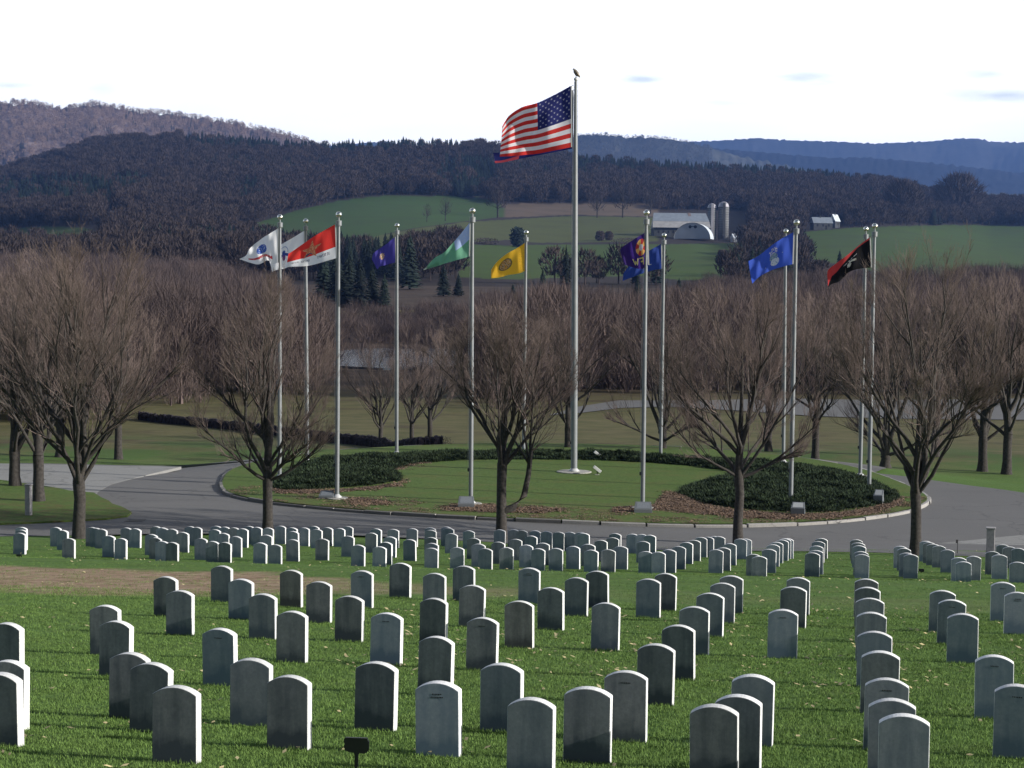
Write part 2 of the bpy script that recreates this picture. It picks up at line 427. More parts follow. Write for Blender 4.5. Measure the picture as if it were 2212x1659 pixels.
def mat_stone(name, base, dark):
    t = NT(name); O = t.coord(); P = t.pos()
    info = t.new('ShaderNodeObjectInfo')
    n = t.noise(P, 38, 5, .75); b = t.noise(P, 3.5, 5, .6)
    c = t.ramp(n, (.3, tuple(x*.72 for x in base)), (.7, tuple(min(1, x*1.18) for x in base)))
    # shade painted on the faces, edges left pale; weathering: run-down streaks, splash-darkened foot
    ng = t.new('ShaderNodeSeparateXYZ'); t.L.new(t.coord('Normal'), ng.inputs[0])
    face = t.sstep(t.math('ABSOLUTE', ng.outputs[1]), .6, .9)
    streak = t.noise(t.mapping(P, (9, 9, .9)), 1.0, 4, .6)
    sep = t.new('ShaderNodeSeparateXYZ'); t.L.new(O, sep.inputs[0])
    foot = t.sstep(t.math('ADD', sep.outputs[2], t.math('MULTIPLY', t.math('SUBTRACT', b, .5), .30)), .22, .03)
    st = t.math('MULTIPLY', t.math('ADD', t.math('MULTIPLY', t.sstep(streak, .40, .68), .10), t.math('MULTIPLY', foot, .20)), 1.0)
    shade_wear = t.math('MULTIPLY', face, t.math('ADD', st, t.math('MULTIPLY_ADD', t.noise(P, 9, 5, .7), .22, .70)), clamp=True)
    c = t.mix(shade_wear, c, dark)
    c = t.mix(1.0, c, t.ramp(info.outputs['Random'], (0, .84), (1, 1.10)), 'MULTIPLY')
    t.bump(n, .15, .004)
    return t.done(c, .8, 0, .25)
M = {}
M['ground'] = mat_ground(); M['lawn'] = mat_lawn()
M['asphalt'] = mat_asphalt('asphalt', (.135, .134, .132), (.162, .160, .156))
M['apron'] = mat_asphalt('pale_concrete', (.26, .26, .25), (.21, .21, .20))
M['kerb'] = mat_asphalt('granite_kerb', (.36, .35, .33), (.22, .21, .19))
M['stone_dark'] = mat_stone('weathered_shaded_marble_dark', (.80, .81, .80), (.074, .090, .108))
M['stone_mid'] = mat_stone('weathered_shaded_marble_mid', (.80, .81, .80), (.100, .130, .165))
M['stone_pale'] = mat_stone('weathered_shaded_marble_pale', (.82, .82, .82), (.135, .185, .245))
M['stone_warm'] = mat_stone('weathered_shaded_marble_warm', (.78, .79, .76), (.078, .082, .085))
M['kerb_worn'] = mat_asphalt('worn_kerb', (.17, .165, .155), (.10, .10, .095))
M['concrete'] = simple('concrete', (.36, .35, .32), .9, vary=.3, scale=12)
M['aluminium'] = simple('brushed_aluminium', (.25, .27, .285), .45, .25, .10, 4)
M['white_metal'] = simple('white_painted_metal', (.55, .56, .56), .4, .1, .05, 3)
M['gold'] = simple('polished_ball_metal', (.80, .80, .72), .18, 1.0, .05, 3)
M['bronze'] = simple('bronze_eagle', (.24, .20, .15), .45, .4, .3, 20)
M['bark'] = simple('grey_brown_bark', (.052, .047, .043), .95, vary=.45, scale=14)
M['twig'] = simple('brown_twigs', (.185, .142, .128), .9, vary=.3, scale=.8)
M['black'] = simple('black_plastic', (.008, .012, .010), .5, vary=.3)
M['granite_plaque'] = simple('grey_granite_plaque', (.15, .165, .18), .5, vary=.15, scale=30)
M['plaque_face'] = simple('plaque_lettering_face', (.19, .21, .235), .45, vary=.25, scale=45)
M['pale_plate'] = simple('pale_stone_plate', (.42, .44, .45), .6, vary=.1, scale=30)
M['post'] = simple('grey_post_concrete', (.33, .32, .33), .85, vary=.2, scale=10)
M['iron'] = simple('cast_iron', (.05, .05, .05), .7, vary=.3, scale=20)
M['wood_far'] = simple('bare_wood_crowns', (.060, .047, .043), 1.0, vary=.2, scale=.02, each=0.26)
M['wood_near'] = simple('reddish_thicket_twigs', (.104, .080, .076), 1.0, vary=.3, scale=.05, each=0.42)
M['conifer'] = simple('conifer_needles', (.016, .028, .022), 1.0, vary=.35, scale=.3, each=0.5)
M['juniper'] = simple('juniper_needles', (.032, .052, .025), .95, vary=.35, scale=3, each=0.45)
M['leaf_brown'] = simple('fallen_brown_leaves', (.185, .128, .090), .9, vary=.45, scale=30, each=0.5)
M['leaf_pale'] = simple('fallen_pale_leaves', (.46, .40, .22), .9, vary=.4, scale=30, each=0.4)
M['grass_blade'] = simple('grass_blades', (.128, .215, .052), .9, vary=.35, scale=1.2, each=0.2)
M['hedge_dark'] = simple('dark_hedge', (.022, .018, .024), 1.0, vary=.6, scale=3)
# ================================================================= THE SETTING
def sheet(name, rows, colx, zf, mat, kind='structure'):
    nr, nc = len(rows), len(colx(rows[0]))
    V = []
    for y in rows:
        V += [(x, y, zf(x, y)) for x in colx(y)]
    F = [(i*nc + j, i*nc + j + 1, (i + 1)*nc + j + 1, (i + 1)*nc + j) for i in range(nr - 1) for j in range(nc - 1)]
    me = bpy.data.meshes.new(name); me.from_pydata(V, [], F); me.materials.append(mat)
    me.polygons.foreach_set('use_smooth', [True]*len(F)); me.update()
    o = bpy.data.objects.new(name, me); COL.objects.link(o); o['kind'] = kind
    return o
def frange(a, b, s):
    r = []
    while a < b - 1e-6: r.append(a); a += s
    return r
def in_poly(x, y, P):
    c = False; j = len(P) - 1
    for i in range(len(P)):
        if (P[i][1] > y) != (P[j][1] > y) and x < (P[j][0] - P[i][0])*(y - P[i][1])/(P[j][1] - P[i][1]) + P[i][0]: c = not c
        j = i
    return c
def on_level(px, py, z):
    d = ray(px, py); k = (z - CAMZ)/d[2]
    return (d[0]*k, k)
rows = frange(-12, 60, .5) + frange(60, 120, 1.0) + frange(120, HZ0 + 1, 4.0)
tans = [tan(radians(-36 + .36*i)) for i in range(201)]
def ground_z(x, y):
    g = ground(x, y)
    return g - .05 if 56.5 < y < 100 and abs(x) < 60 else g
ground_o = sheet('ground', rows, lambda y: [(y + 40)*t for t in tans], ground_z, M['ground'])

# far hillside with its hay fields
FIELDS = [  # (photo polygon, tint)
 ([(470,492),(560,480),(640,455),(740,432),(850,421),(960,424),(1045,428),(1085,446),(1090,468),(1000,478),(900,492),(760,520),(560,520)], 0),
 ([(560,520),(760,520),(900,494),(1000,480),(1240,466),(1420,470),(1420,522),(1240,524),(1160,524),(1100,518),(1000,524),(940,530),(860,556),(700,545)], 1),
 ([(1085,440),(1420,440),(1420,468),(1240,464),(1090,470)], 2),
 ([(990,528),(1100,530),(1240,528),(1420,528),(1600,525),(1610,560),(1565,602),(1480,606),(1380,596),(1250,598),(1100,604),(990,598)], 3),
 ([(1715,503),(1840,492),(1960,488),(2090,486),(2212,488),(2700,490),(2700,620),(2212,605),(2050,600),(1900,590),(1760,560)], 3),
 ([(-300,500),(0,494),(100,489),(180,492),(222,505),(205,522),(-300,524)], 4)]
TINT = [(.050, .098, .022), (.088, .104, .032), (.14, .105, .075), (.062, .104, .020), (.070, .110, .022)]
def mat_hill():
    t = NT('hillside_ground'); P = t.pos()
    a = t.new('ShaderNodeAttribute'); a.attribute_name = 'cover'
    n = t.noise(P, .03, 6, .65)
    c = t.mix(t.math('MULTIPLY', t.sstep(n, .35, .75), .35), a.outputs['Color'], (.05, .045, .03))
    return t.done(c, 1.0, 0, .1)
hrows = frange(HZ0, 1500, 9) + frange(1500, 2700, 25) + [2800, 3000, 3400, 4200, 6000, 9000, 11200]
ht = [tan(radians(-30 + .12*i)) for i in range(501)]
hill_o = sheet('hillside', hrows, lambda y: [y*t for t in ht], ground, mat_hill())
def cover_at(x, y, z):
    px, py = project(x, y, z)
    for poly, k in FIELDS:
        if in_poly(px, py, poly): return k
    return -1
ca = hill_o.data.color_attributes.new('cover', 'FLOAT_COLOR', 'POINT')
buf = []
for v in hill_o.data.vertices:
    k = cover_at(*v.co) if v.co.y < 2100 else -1
    buf += list(TINT[k] if k >= 0 else (.040, .032, .030)) + [1]
ca.data.foreach_set('color', buf)

# distant ridges, each a hill of its own at its own distance
def mat_ridge(name, c1, c2, c3, sc):
    t = NT(name); P = t.pos()
    n = t.noise(P, sc, 7, .7); b = t.noise(P, sc*.22, 4, .6)
    c = t.ramp(n, (.32, c1), (.52, c2), (.75, c3))
    c = t.mix(t.math('MULTIPLY', t.sstep(b, .5, .66), .65), c, c1)
    return t.done(c, 1.0, 0, .05)
def ridge(name, tab, Z0, Z1, zb, mat, rough, step=4, x0=-1200, x1=3400):
    xs = frange(x0, x1, step); nr = 40; V = []
    for i in range(nr + 4):
        for px in xs:
            if i <= nr:
                t = i/nr; Z = Z0 + (Z1 - Z0)*t
            else:
                t = 1 - .22*(i - nr); Z = Z1 + (Z1 - Z0)*.2*(i - nr)
            yc = lerp_table(tab, px) - .0105*(px - CX)
            zc = rel_at(Z1, yc) + CAMZ
            x = (px - CX)/FPX*Z
            h = zb + (zc - zb)*t**.85
            if 0 < t < 1: h += (zc - zb)*.09*noise.noise(Vector((x*.0016, Z*.0016, 3)))*sin(pi*t)*2
            h += rough*.9*noise.noise(Vector((x*.05, Z*.05, 7)))
            V.append((x, Z, h))
    nc = len(xs)
    F = [(i*nc + j, i*nc + j + 1, (i + 1)*nc + j + 1, (i + 1)*nc + j) for i in range(nr + 3) for j in range(nc - 1)]
    me = bpy.data.meshes.new(name); me.from_pydata(V, [], F); me.materials.append(mat)
    me.polygons.foreach_set('use_smooth', [True]*len(F)); me.update()
    o = bpy.data.objects.new(name, me); COL.objects.link(o); o['kind'] = 'structure'
    return o
LEFT_HILL = [(-1200, 300), (-400, 250), (0, 226), (50, 222), (90, 228), (130, 236), (160, 233), (200, 226), (250, 233), (300, 244), (360, 246), (420, 255), (480, 263),
             (540, 276), (600, 289), (650, 301), (720, 335), (800, 400), (900, 470), (3400, 520)]
NEAR_BLUE = [(-1200, 420), (900, 350), (1150, 300), (1240, 293), (1300, 291), (1340, 297), (1400, 297), (1440, 301), (1480, 309), (1520, 318), (1600, 340), (1900, 400), (3400, 500)]
MID_BLUE = [(-1200, 420), (1000, 340), (1400, 326), (1530, 320), (1600, 326), (1700, 334), (1780, 341), (1850, 340), (1950, 347), (2050, 357), (2130, 366), (2212, 376), (2500, 400), (3400, 420)]
FAR_BLUE = [(-1200, 380), (650, 322), (700, 316), (740, 312), (800, 307), (830, 305), (860, 313), (1000, 319), (1240, 306), (1480, 306), (1560, 303), (1620, 298), (1700, 303),
            (1800, 306), (1880, 310), (1950, 307), (2000, 305), (2060, 299), (2100, 299), (2130, 306), (2212, 308), (2500, 300), (3400, 320)]
ridge('hill', LEFT_HILL, 2750, 4200, -30, mat_ridge('mauve_wooded_hill', (.07, .06, .065), (.22, .17, .165), (.33, .27, .25), .018), 13, 3)
ridge('ridge', NEAR_BLUE, 4200, 5600, -60, mat_ridge('grey_green_ridge', (.035, .045, .048), (.085, .092, .088), (.14, .14, .125), .010), 12, 4)
ridge('ridge', MID_BLUE, 5800, 7000, -60, mat_ridge('dark_ridge', (.012, .015, .020), (.018, .022, .028), (.028, .030, .034), .006), 10, 4)
ridge('ridge', FAR_BLUE, 7800, 9800, -60, mat_ridge('distant_ridge', (.030, .034, .042), (.050, .054, .060), (.08, .08, .085), .004), 10, 5)

# ---- roads and lawns round the flag circle (level ground, z = 0)
def uneven(pts, step=.6, amp=.05, seed=1):
    r = random.Random(seed); out = []
    for a, b in zip(pts, pts[1:] + pts[:1]):
        n = max(1, int(hypot(b[0] - a[0], b[1] - a[1])/step))
        for i in range(n):
            t = i/n; out.append((a[0] + (b[0] - a[0])*t + r.uniform(-amp, amp), a[1] + (b[1] - a[1])*t + r.uniform(-amp, amp)))
    return out
def outer_radius(a):
    """outer edge of the ring road seen from the circle's centre, a in degrees"""
    return OUTER(a % 360)
NEAR_EDGE = [(-2600, 1158), (0, 1159), (300, 1154), (578, 1151), (769, 1157), (903, 1163), (1083, 1172), (1355, 1188), (1714, 1191), (1890, 1194), (2092, 1202), (2212, 1208), (2700, 1222), (4200, 1275)]
FAR_L = [(-2600, 985), (0, 1000), (250, 1005), (380, 1007), (500, 1001), (620, 993)]
FAR_R = [(1885, 1022), (2000, 1036), (2100, 1050), (2212, 1065), (2500, 1100), (4200, 1180)]
def hp(L): return [hit(a, b)[:2] for a, b in L]
pts = hp(NEAR_EDGE) + hp(FAR_L) + hp(FAR_R)
pol = sorted((degrees(atan2(y - ICY, x - ICX)) % 360, hypot(x - ICX, y - ICY)) for x, y in pts)
pol += [(a, 19.3) for a in range(40, 150, 8) if not any(abs(a - q[0]) < 6 for q in pol)]
pol.sort(); pol = [(pol[-1][0] - 360, pol[-1][1])] + pol + [(pol[0][0] + 360, pol[0][1])]
def OUTER(a): return min(90.0, lerp_table(pol, a))
na, nr_ = 720, 12; V = []
for i in range(na):
    a = 360*i/na; IRk = kerb_r(a); R1 = max(OUTER(a), IRk + .3); ca_, sa_ = cos(radians(a)), sin(radians(a))
    for j in range(nr_ + 1):
        r = IRk - .1 + (R1 - IRk + .1)*j/nr_
        x, y = ICX + r*ca_, ICY + r*sa_
        V.append((x, y, max(ground(x, y), -9) + .012 - (.05 if j == nr_ and 56.5 < y < 100 else 0)*0))
F = [(i*(nr_ + 1) + j, i*(nr_ + 1) + j + 1, ((i + 1) % na)*(nr_ + 1) + j + 1, ((i + 1) % na)*(nr_ + 1) + j) for i in range(na) for j in range(nr_)]
me = bpy.data.meshes.new('road'); me.from_pydata(V, [], [f for f in F]); me.materials.append(M['asphalt']); me.update()
road = bpy.data.objects.new('road', me); COL.objects.link(road); road['kind'] = 'structure'
def flat(name, px, z, mat, z0=-.1, jag=.04, seed=1, kind='structure'):
    P = [on_level(a, b, z) for a, b in px]
    P = uneven(P, .7, jag, seed)
    ar = sum(P[i][0]*P[(i + 1) % len(P)][1] - P[(i + 1) % len(P)][0]*P[i][1] for i in range(len(P)))
    if ar < 0: P.reverse()
    m = MB(); m.poly(P, z0, z, skirt=True)
    o = m.build(name, mat); o['kind'] = kind
    return o
flat('side_road', [(-700, 985), (0, 1001), (250, 1006), (392, 1008), (350, 1018), (290, 1033), (240, 1046), (212, 1062), (206, 1072), (100, 1072), (-700, 1060)], .018, M['apron'], jag=.02)
flat('side_road', [(1800, 1190), (1874, 1187), (2038, 1172), (2125, 1164), (2212, 1155), (2800, 1105), (2800, 1225), (2212, 1207), (2092, 1201), (1880, 1192)], .018, M['apron'], jag=.02)
lawn_l = flat('lawn', [(-700, 1020), (0, 1036), (100, 1050), (150, 1059), (200, 1064), (222, 1074), (245, 1088), (272, 1098), (284, 1106), (276, 1113), (230, 1119), (150, 1124), (60, 1128), (0, 1130), (-700, 1132)], .07, M['lawn'], jag=.05)
# island: lawn disc, granite kerb
m = MB(); n = 200


V, F = [(ICX, ICY, .16)], []
for j in range(1, 15):
    V += [(ICX + (kerb_r(360*k/n) - .13)*j/14*cos(2*pi*k/n), ICY + (kerb_r(360*k/n) - .13)*j/14*sin(2*pi*k/n), .13 + .03*(1 - (j/14)**2)) for k in range(n)]
for k in range(n): F.append((0, 1 + k, 1 + (k + 1) % n))
for j in range(13):
    b = 1 + j*n
    F += [(b + k, b + n + k, b + n + (k + 1) % n, b + (k + 1) % n) for k in range(n)]
me = bpy.data.meshes.new('island_lawn'); me.from_pydata(V, [], F); me.materials.append(M['lawn']); me.update()
isl = bpy.data.objects.new('island_lawn', me); COL.objects.link(isl); isl['kind'] = 'structure'
m = MB(); r_ = random.Random(4); a = 0.0
while a < 360:
    L = r_.uniform(4.2, 6.4); a1 = min(a + L, 360)
    out, h = r_.uniform(-.03, .04), .125 + r_.uniform(-.03, .02)
    k = max(3, int(L)); b = len(m.v)
    for q in range(k + 1):
        t = radians(a + .12 + (a1 - a - .24)*q/k); mi = 0 if a > 262 or a < 25 else 1
        KR = kerb_r(degrees(t))
        for rr, z in ((KR - .15, h), (KR + out - .02, h), (KR + out, h - .02), (KR + out, -.05)): m.v.append((ICX + rr*cos(t), ICY + rr*sin(t), z))
    for q in range(k):
        for s in range(3):
            m.f.append((b + q*4 + s, b + q*4 + 4 + s, b + q*4 + 5 + s, b + q*4 + 1 + s)); m.m.append(mi)
    m.f.append((b, b + 1, b + 2, b + 3)); m.m.append(0); m.f.append(tuple(b + k*4 + q for q in (3, 2, 1, 0))); m.m.append(0)
    a = a1
kb = m.build('kerb', [M['kerb'], M['kerb_worn']]); kb['kind'] = 'structure'
# pond glimpsed through the trees, pale track, meadow strip
def strip_far(name, px, mat, dz=.05, kind='structure'):
    P = [hit(a, b, 0, 90)[:2] for a, b in px]
    P = uneven(P, 8, .3, 3)
    m = MB(); n = len(P)
    V = [(x, y, ground(x, y) + dz) for x, y in P]
    m.v = V; m.f = [tuple(range(n))]; m.m = [0]
    o = m.build(name, mat); o['kind'] = kind
    return o
t = NT('pond_water'); t.bump(t.noise(t.pos(), .8, 3), .08, .05)
M['water'] = t.done((.10, .13, .16), .12, 0, .5)
w = MB(); PW = [(-27, 240), (-17, 230), (-9, 234), (-5, 262), (-4, 290), (-12, 300), (-24, 298), (-30, 280), (-31, 258)]
PW = uneven(PW, 6, .5, 2); PW = PW if sum(PW[i][0]*PW[(i + 1) % len(PW)][1] - PW[(i + 1) % len(PW)][0]*PW[i][1] for i in range(len(PW))) > 0 else PW[::-1]
WZ = -11.08 + CAMZ
w.poly(PW, WZ - .3, WZ); wo = w.build('pond', M['water']); wo['kind'] = 'structure'
strip_far('track', [(1190, 898), (1260, 893), (1340, 882), (1450, 880), (1600, 888), (1750, 900), (1900, 905), (2212, 908), (2600, 912),
                    (2600, 862), (2212, 862), (1900, 866), (1700, 862), (1500, 866), (1340, 866), (1240, 880)], M['asphalt'], .06)
strip_far('meadow', [(725, 692), (790, 686), (900, 686), (900, 674), (800, 672), (725, 676)], simple('dry_meadow', (.19, .16, .055), 1, vary=.3, scale=.2), .4)
# ================================================================= HEADSTONES
ORD = ['zeroth', 'first', 'second', 'third', 'fourth', 'fifth', 'sixth', 'seventh', 'eighth', 'ninth', 'tenth', 'eleventh', 'twelfth', 'thirteenth', 'fourteenth',
       'fifteenth', 'sixteenth', 'seventeenth', 'eighteenth', 'nineteenth', 'twentieth', 'twenty-first', 'twenty-second', 'twenty-third', 'twenty-fourth',
       'twenty-fifth', 'twenty-sixth', 'twenty-seventh', 'twenty-eighth', 'twenty-ninth', 'thirtieth', 'thirty-first', 'thirty-second', 'thirty-third', 'thirty-fourth', 'thirty-fifth', 'thirty-sixth']
SW, ST, SH = .325, .095, .54       # width, thickness, height above grass
def stone_mesh(name, mat, seed):
    m = MB(); r = random.Random(seed)
    hw = SW/2; rise = .055; k = 14
    prof = [(-hw, -.15), (hw, -.15), (hw, SH - rise)]
    Rr = (hw*hw + rise*rise)/(2*rise); a0 = math_asin(hw/Rr)
    for i in range(1, k): 
        a = a0 - 2*a0*i/k
        prof.append((Rr*sin(a), SH - Rr + Rr*cos(a)))
    prof.append((-hw, SH - rise))
    n = len(prof)
    m.v = [(x, -ST/2, z) for x, z in prof] + [(x, ST/2, z) for x, z in prof]
    m.f = [tuple(range(n)), tuple(range(2*n - 1, n - 1, -1))] + [(i, n + i, n + (i + 1) % n, (i + 1) % n) for i in range(n)]
    m.m = [0]*len(m.f)
    o = m.build(name, mat, link=False)
    bevel(o, .006, 2)
    return o.data
from math import asin as math_asin
ORD += ['thirty-' + w for w in ('seventh', 'eighth', 'ninth')] + ['fortieth'] + ['forty-' + w for w in ORD[1:10]] + ['fiftieth'] + ['fifty-' + w for w in ORD[1:10]]
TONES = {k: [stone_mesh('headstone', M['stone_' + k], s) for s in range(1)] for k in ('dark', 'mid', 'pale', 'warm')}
TH = radians(14)
def place_stones(L, near):
    out = []
    for i, (a, b, t) in enumerate(L):
        px = (a + b)/2; d = ray(px, t + .5)
        h0 = SH
        if near: x, y, z = hit(px, t, h0)
        else:
            z0 = 41.2 - .25*d[0]*44
            if px > 1500 and t > 1184: z0 -= 1.2
            x, y, z = hit(px, t, h0, z0)
            y = min(y, 51.8); x = d[0]*y; z = ground(x, y)
            w = (b - a)*y/FPX
        top = CAMZ + d[2]*y
        hs = max(.72, min(1.12, (top - ground(x, y))/SH))
        out.append(dict(x=x, y=y, z=ground(x, y), hs=hs, s=x*sin(TH) + y*cos(TH), t=x*cos(TH) - y*sin(TH), px=px, i=i, near=near))
    # rows: the stones stand in lines set square to the slope
    out.sort(key=lambda q: q['s'])
    cen = [11.7, 12.45, 13.55, 15.65, 17.65, 20.0, 22.15, 23.9, 25.9] if near else [40.9, 42.1, 43.5, 45.1, 46.6, 47.9, 49.3]
    if near: cen = None
    rows_, cur = [], []
    if near:
        for q in out:
            if cur and (q['s'] - cur[-1]['s'] > .32 or q['s'] - cur[0]['s'] > 1.0): rows_.append(cur); cur = []
            cur.append(q)
        rows_.append(cur)
    else: rows_ = [r for r in ([q for q in out if min(range(len(cen)), key=lambda c: abs(cen[c] - q['s'])) == k] for k in range(len(cen))) if r]
    for ri, rw in enumerate(rows_):
        rw.sort(key=lambda q: q['px'])
        for k, q in enumerate(rw): q['row'] = ri + 1; q['k'] = k + 1; q['n'] = len(rw)
    return out
PALE = {27, 30, 51, 66, 67, 68, 69, 70, 36, 42, 21, 13, 11, 56}
WARM = {16, 37}
MIDN = {9, 10, 12, 14, 23, 31, 39, 44, 45, 46, 49, 54, 55, 58, 59, 60, 61, 65, 32, 24, 41, 64, 47}
TW = {'dark': 'dark grey', 'mid': 'grey', 'pale': 'pale grey', 'warm': 'brownish grey'}
rs = random.Random(77)
STONES = []
for near in (True, False):
    _st = place_stones(NEAR if near else FAR, near); print('ROWS', sorted((q['row'], q['n']) for q in _st if q['k'] == 1))
    for q in _st:
        i = q['i']
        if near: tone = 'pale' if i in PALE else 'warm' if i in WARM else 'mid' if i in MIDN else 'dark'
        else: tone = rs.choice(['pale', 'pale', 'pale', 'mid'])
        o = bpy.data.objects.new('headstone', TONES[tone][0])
        COL.objects.link(o)
        o.location = (q['x'], q['y'], q['z'])
        o.scale = (rs.uniform(.97, 1.03), 1, q['hs'])
        o.rotation_euler = (radians(rs.uniform(-1.6, 1.2)), radians(rs.uniform(-.9, .9)), -TH + radians(rs.uniform(-2.2, 2.2)))
        place = 'near lawn' if near else 'far block'
        o['label'] = '%s headstone, %s from the left in %s row of the %s' % (TW[tone], ORD[q['k']], ORD[q['row']], place)
        o['category'] = 'headstone'
        o['group'] = 'headstones on the near lawn' if near else 'headstones in the far block'
        STONES.append(o)
        if near and i in (27, 30, 51, 67, 68, 69, 70, 36, 34, 28, 13, 21, 58, 65):   # small dark lettering below the arch
            m = MB(); r2 = random.Random(i)
            for ln in range(2 if i in (30, 70, 36) else 1):
                u = -.035 - .01*ln
                while u < .035 + .01*ln:
                    w_ = r2.uniform(.005, .011)
                    z0 = .452 - .022*ln
                    m.box(u, u + w_, -ST/2 - .0015, -ST/2 + .002, z0 + r2.uniform(0, .004), z0 + .011)
                    u += w_ + .004
            m.build('inscription', M['iron'], o)

# ================================================================= FLAGPOLES
def flagpole(px, base, top, label, rb=.080, rt=.050, disc=.42, main=False, zb=.135):
    x, y = on_level(px[0], base, zb)
    root = empty('flagpole', (x, y, zb))
    d = ray(px[1], top); H = CAMZ + d[2]*y - zb
    lean = (d[0]*y - x)/H
    def P(h): return (lean*h, 0, h)
    m = MB(); hs = [0, H*.35, H*.7, H - (.0 if main else .42)]
    m.tube([P(h) for h in hs], [rb, rb, rb*.5 + rt*.5, rt], 18)
    m.build('pole', M['aluminium'], root, smooth=True)
    m = MB(); m.lathe([(disc, -.05), (disc, .03), (disc - .03, .045), (rb, .05)], 24)
    m.build('concrete_pad', M['concrete'], root)
    m = MB(); m.lathe([(rb + .10, .045), (rb + .10, .07), (rb + .055, .11), (rb + .01, .16), (rb + .002, .17)], 20)
    m.build('base_collar', M['white_metal'], root, smooth=True)
    if not main:
        c = P(H)[0]
        m = MB(); m.lathe([(.045, H - .53), (.105, H - .52), (.108, H - .34), (.10, H - .33), (.03, H - .32), (.025, H - .19)], 16, c=(c, 0))
        m.build('truck', M['aluminium'], root, smooth=False)
        m = MB(); rr = .115; m.lathe([(.001 if k in (0, 10) else rr*sin(pi*k/10), H - rr - rr*cos(pi*k/10)) for k in range(11)], 18, c=(c, 0), cap=False)
        m.build('ball_finial', M['gold'], root, smooth=True)
    m = MB(); hx = -rb - .03
    m.tube([(hx, -.02, 1.2), (hx + lean*H*.5 - .01, -.02, H*.5), (lean*H - rt - .02, -.02, H - .5)], [.006]*3, 4)
    m.build('halyard', M['white_metal'], root)
    m = MB(); m.box(hx - .02, hx + .03, -.03, .01, 1.2, 1.32); m.build('cleat', M['iron'], root)
    if main:
        # cast eagle with folded wings, standing on a small ball
        c = P(H)[0]; m = MB()
        m.lathe([(.001 if k in (0, 8) else .09*sin(pi*k/8), H + .09 - .09*cos(pi*k/8)) for k in range(9)], 14, c=(c, 0), cap=False)
        e = m.build('ball', M['white_metal'], root, smooth=True)
        m = MB()
        m.tube([(c + .24, .02, H + .20), (c + .16, .01, H + .27), (c + .05, 0, H + .38), (c - .05, 0, H + .52), (c - .10, 0, H + .60), (c - .14, -.01, H + .64), (c - .20, -.02, H + .61)],
               [.02, .075, .13, .115, .065, .06, .008], 10)
        for s in (-1, 1):
            m.tube([(c - .03, s*.10, H + .52), (c + .04, s*.15, H + .42), (c + .14, s*.12, H + .28), (c + .25, s*.06, H + .16)], [.03, .07, .05, .008], 8)
            m.tube([(c + .01, s*.05, H + .28), (c, s*.05, H + .16)], [.03, .02], 6)
        eg = m.build('eagle', M['bronze'], root, smooth=True)
        for v_ in eg.data.vertices:
            q = Vector((c, 0, H + .17)); v_.co = q + (v_.co - q)*.74
    tag(root, label, 'flagpole', None if main else 'flagpoles around the circle')
    return root, y
POLES = {}
def fp(key, *a, **k): POLES[key] = flagpole(*a, **k)
fp('P1', (604, 605), 1034, 463, 'silver flagpole at the left edge of the circle flying the white flag with blue seal')
fp('P2', (664, 660.5), 1000, 472, 'silver flagpole of the white flag half hidden by the red and white flag')
fp('P3', (728, 732), 1077, 457, 'silver flagpole beside the left plaque flying the red and white flag')
fp('P4', (857, 858), 982, 482, 'silver flagpole flying the purple flag with the small gold emblem')
fp('P5', (1017, 1021), 1089, 449, 'silver flagpole with a plaque at its foot flying the green flag')
fp('P6', (1131, 1137), 984, 497, 'silver flagpole at the back of the circle flying the yellow flag')
fp('P8', (1388, 1397), 1098, 453, 'silver flagpole with a plaque at its foot flying the dark purple cross flag')
fp('P9', (1427, 1435), 992, 503, 'silver flagpole at the back flying the plain dark blue flag')
fp('P10', (1692, 1698), 1001, 494, 'bare silver flagpole behind the bright blue flag')
fp('P11', (1708, 1721), 1090, 474, 'silver flagpole in front of the right juniper bed flying the bright blue flag')
fp('P12', (1858, 1871), 1030, 489, 'bare silver flagpole just left of the black flag pole')
fp('P13', (1877, 1890), 1066, 482, 'silver flagpole at the right end of the circle flying the black and red flag')
fp('main', (1240, 1244), 1020, 176, 'tall white flagpole in the centre with an eagle on top', rb=.138, rt=.07, disc=.75, main=True, zb=.155)
fp('second', (1240.5, 1242.5), 985, 206, 'tall flagpole standing directly behind the central eagle pole', rb=.11, rt=.06, disc=.75, main=True, zb=.15)
# the rear mast carries no eagle
for c_ in list(POLES['second'][0].children):
    if c_.name.startswith('eagle') or c_.name.startswith('ball'): bpy.data.objects.remove(c_)

# ================================================================= FLAGS
def mat_flag():
    t = NT('flag_cloth'); a = t.new('ShaderNodeAttribute'); a.attribute_name = 'dye'
    w = t.noise(t.mapping(t.coord(), (60, 60, 60)), 1, 2)
    t.p.inputs['Sheen Weight'].default_value = .2
    m = t.done(a.outputs['Color'], .8, 0, .15)
    tr = t.new('ShaderNodeBsdfTranslucent'); t.L.new(a.outputs['Color'], tr.inputs['Color'])
    mx = t.new('ShaderNodeMixShader'); mx.inputs[0].default_value = .55
    t.L.new(t.p.outputs[0], mx.inputs[1]); t.L.new(tr.outputs[0], mx.inputs[2])
    t.L.new(mx.outputs[0], t.N['Material Output'].inputs['Surface'])
    return m
M['flag'] = mat_flag()
def smooth_table(tab, u):
    """piecewise smooth interpolation of rows (u, a, b, c, d)"""
    n = len(tab)
    for i in range(n - 1):
        if u <= tab[i + 1][0] or i == n - 2:
            t = (u - tab[i][0])/(tab[i + 1][0] - tab[i][0])
            p0, p1, p2, p3 = tab[max(0, i - 1)], tab[i], tab[i + 1], tab[min(n - 1, i + 2)]
            return [.5*(2*p1[k] + (p2[k] - p0[k])*t + (2*p0[k] - 5*p1[k] + 4*p2[k] - p3[k])*t*t + (3*p1[k] - p0[k] - 3*p2[k] + p3[k])*t**3) for k in range(1, 5)]
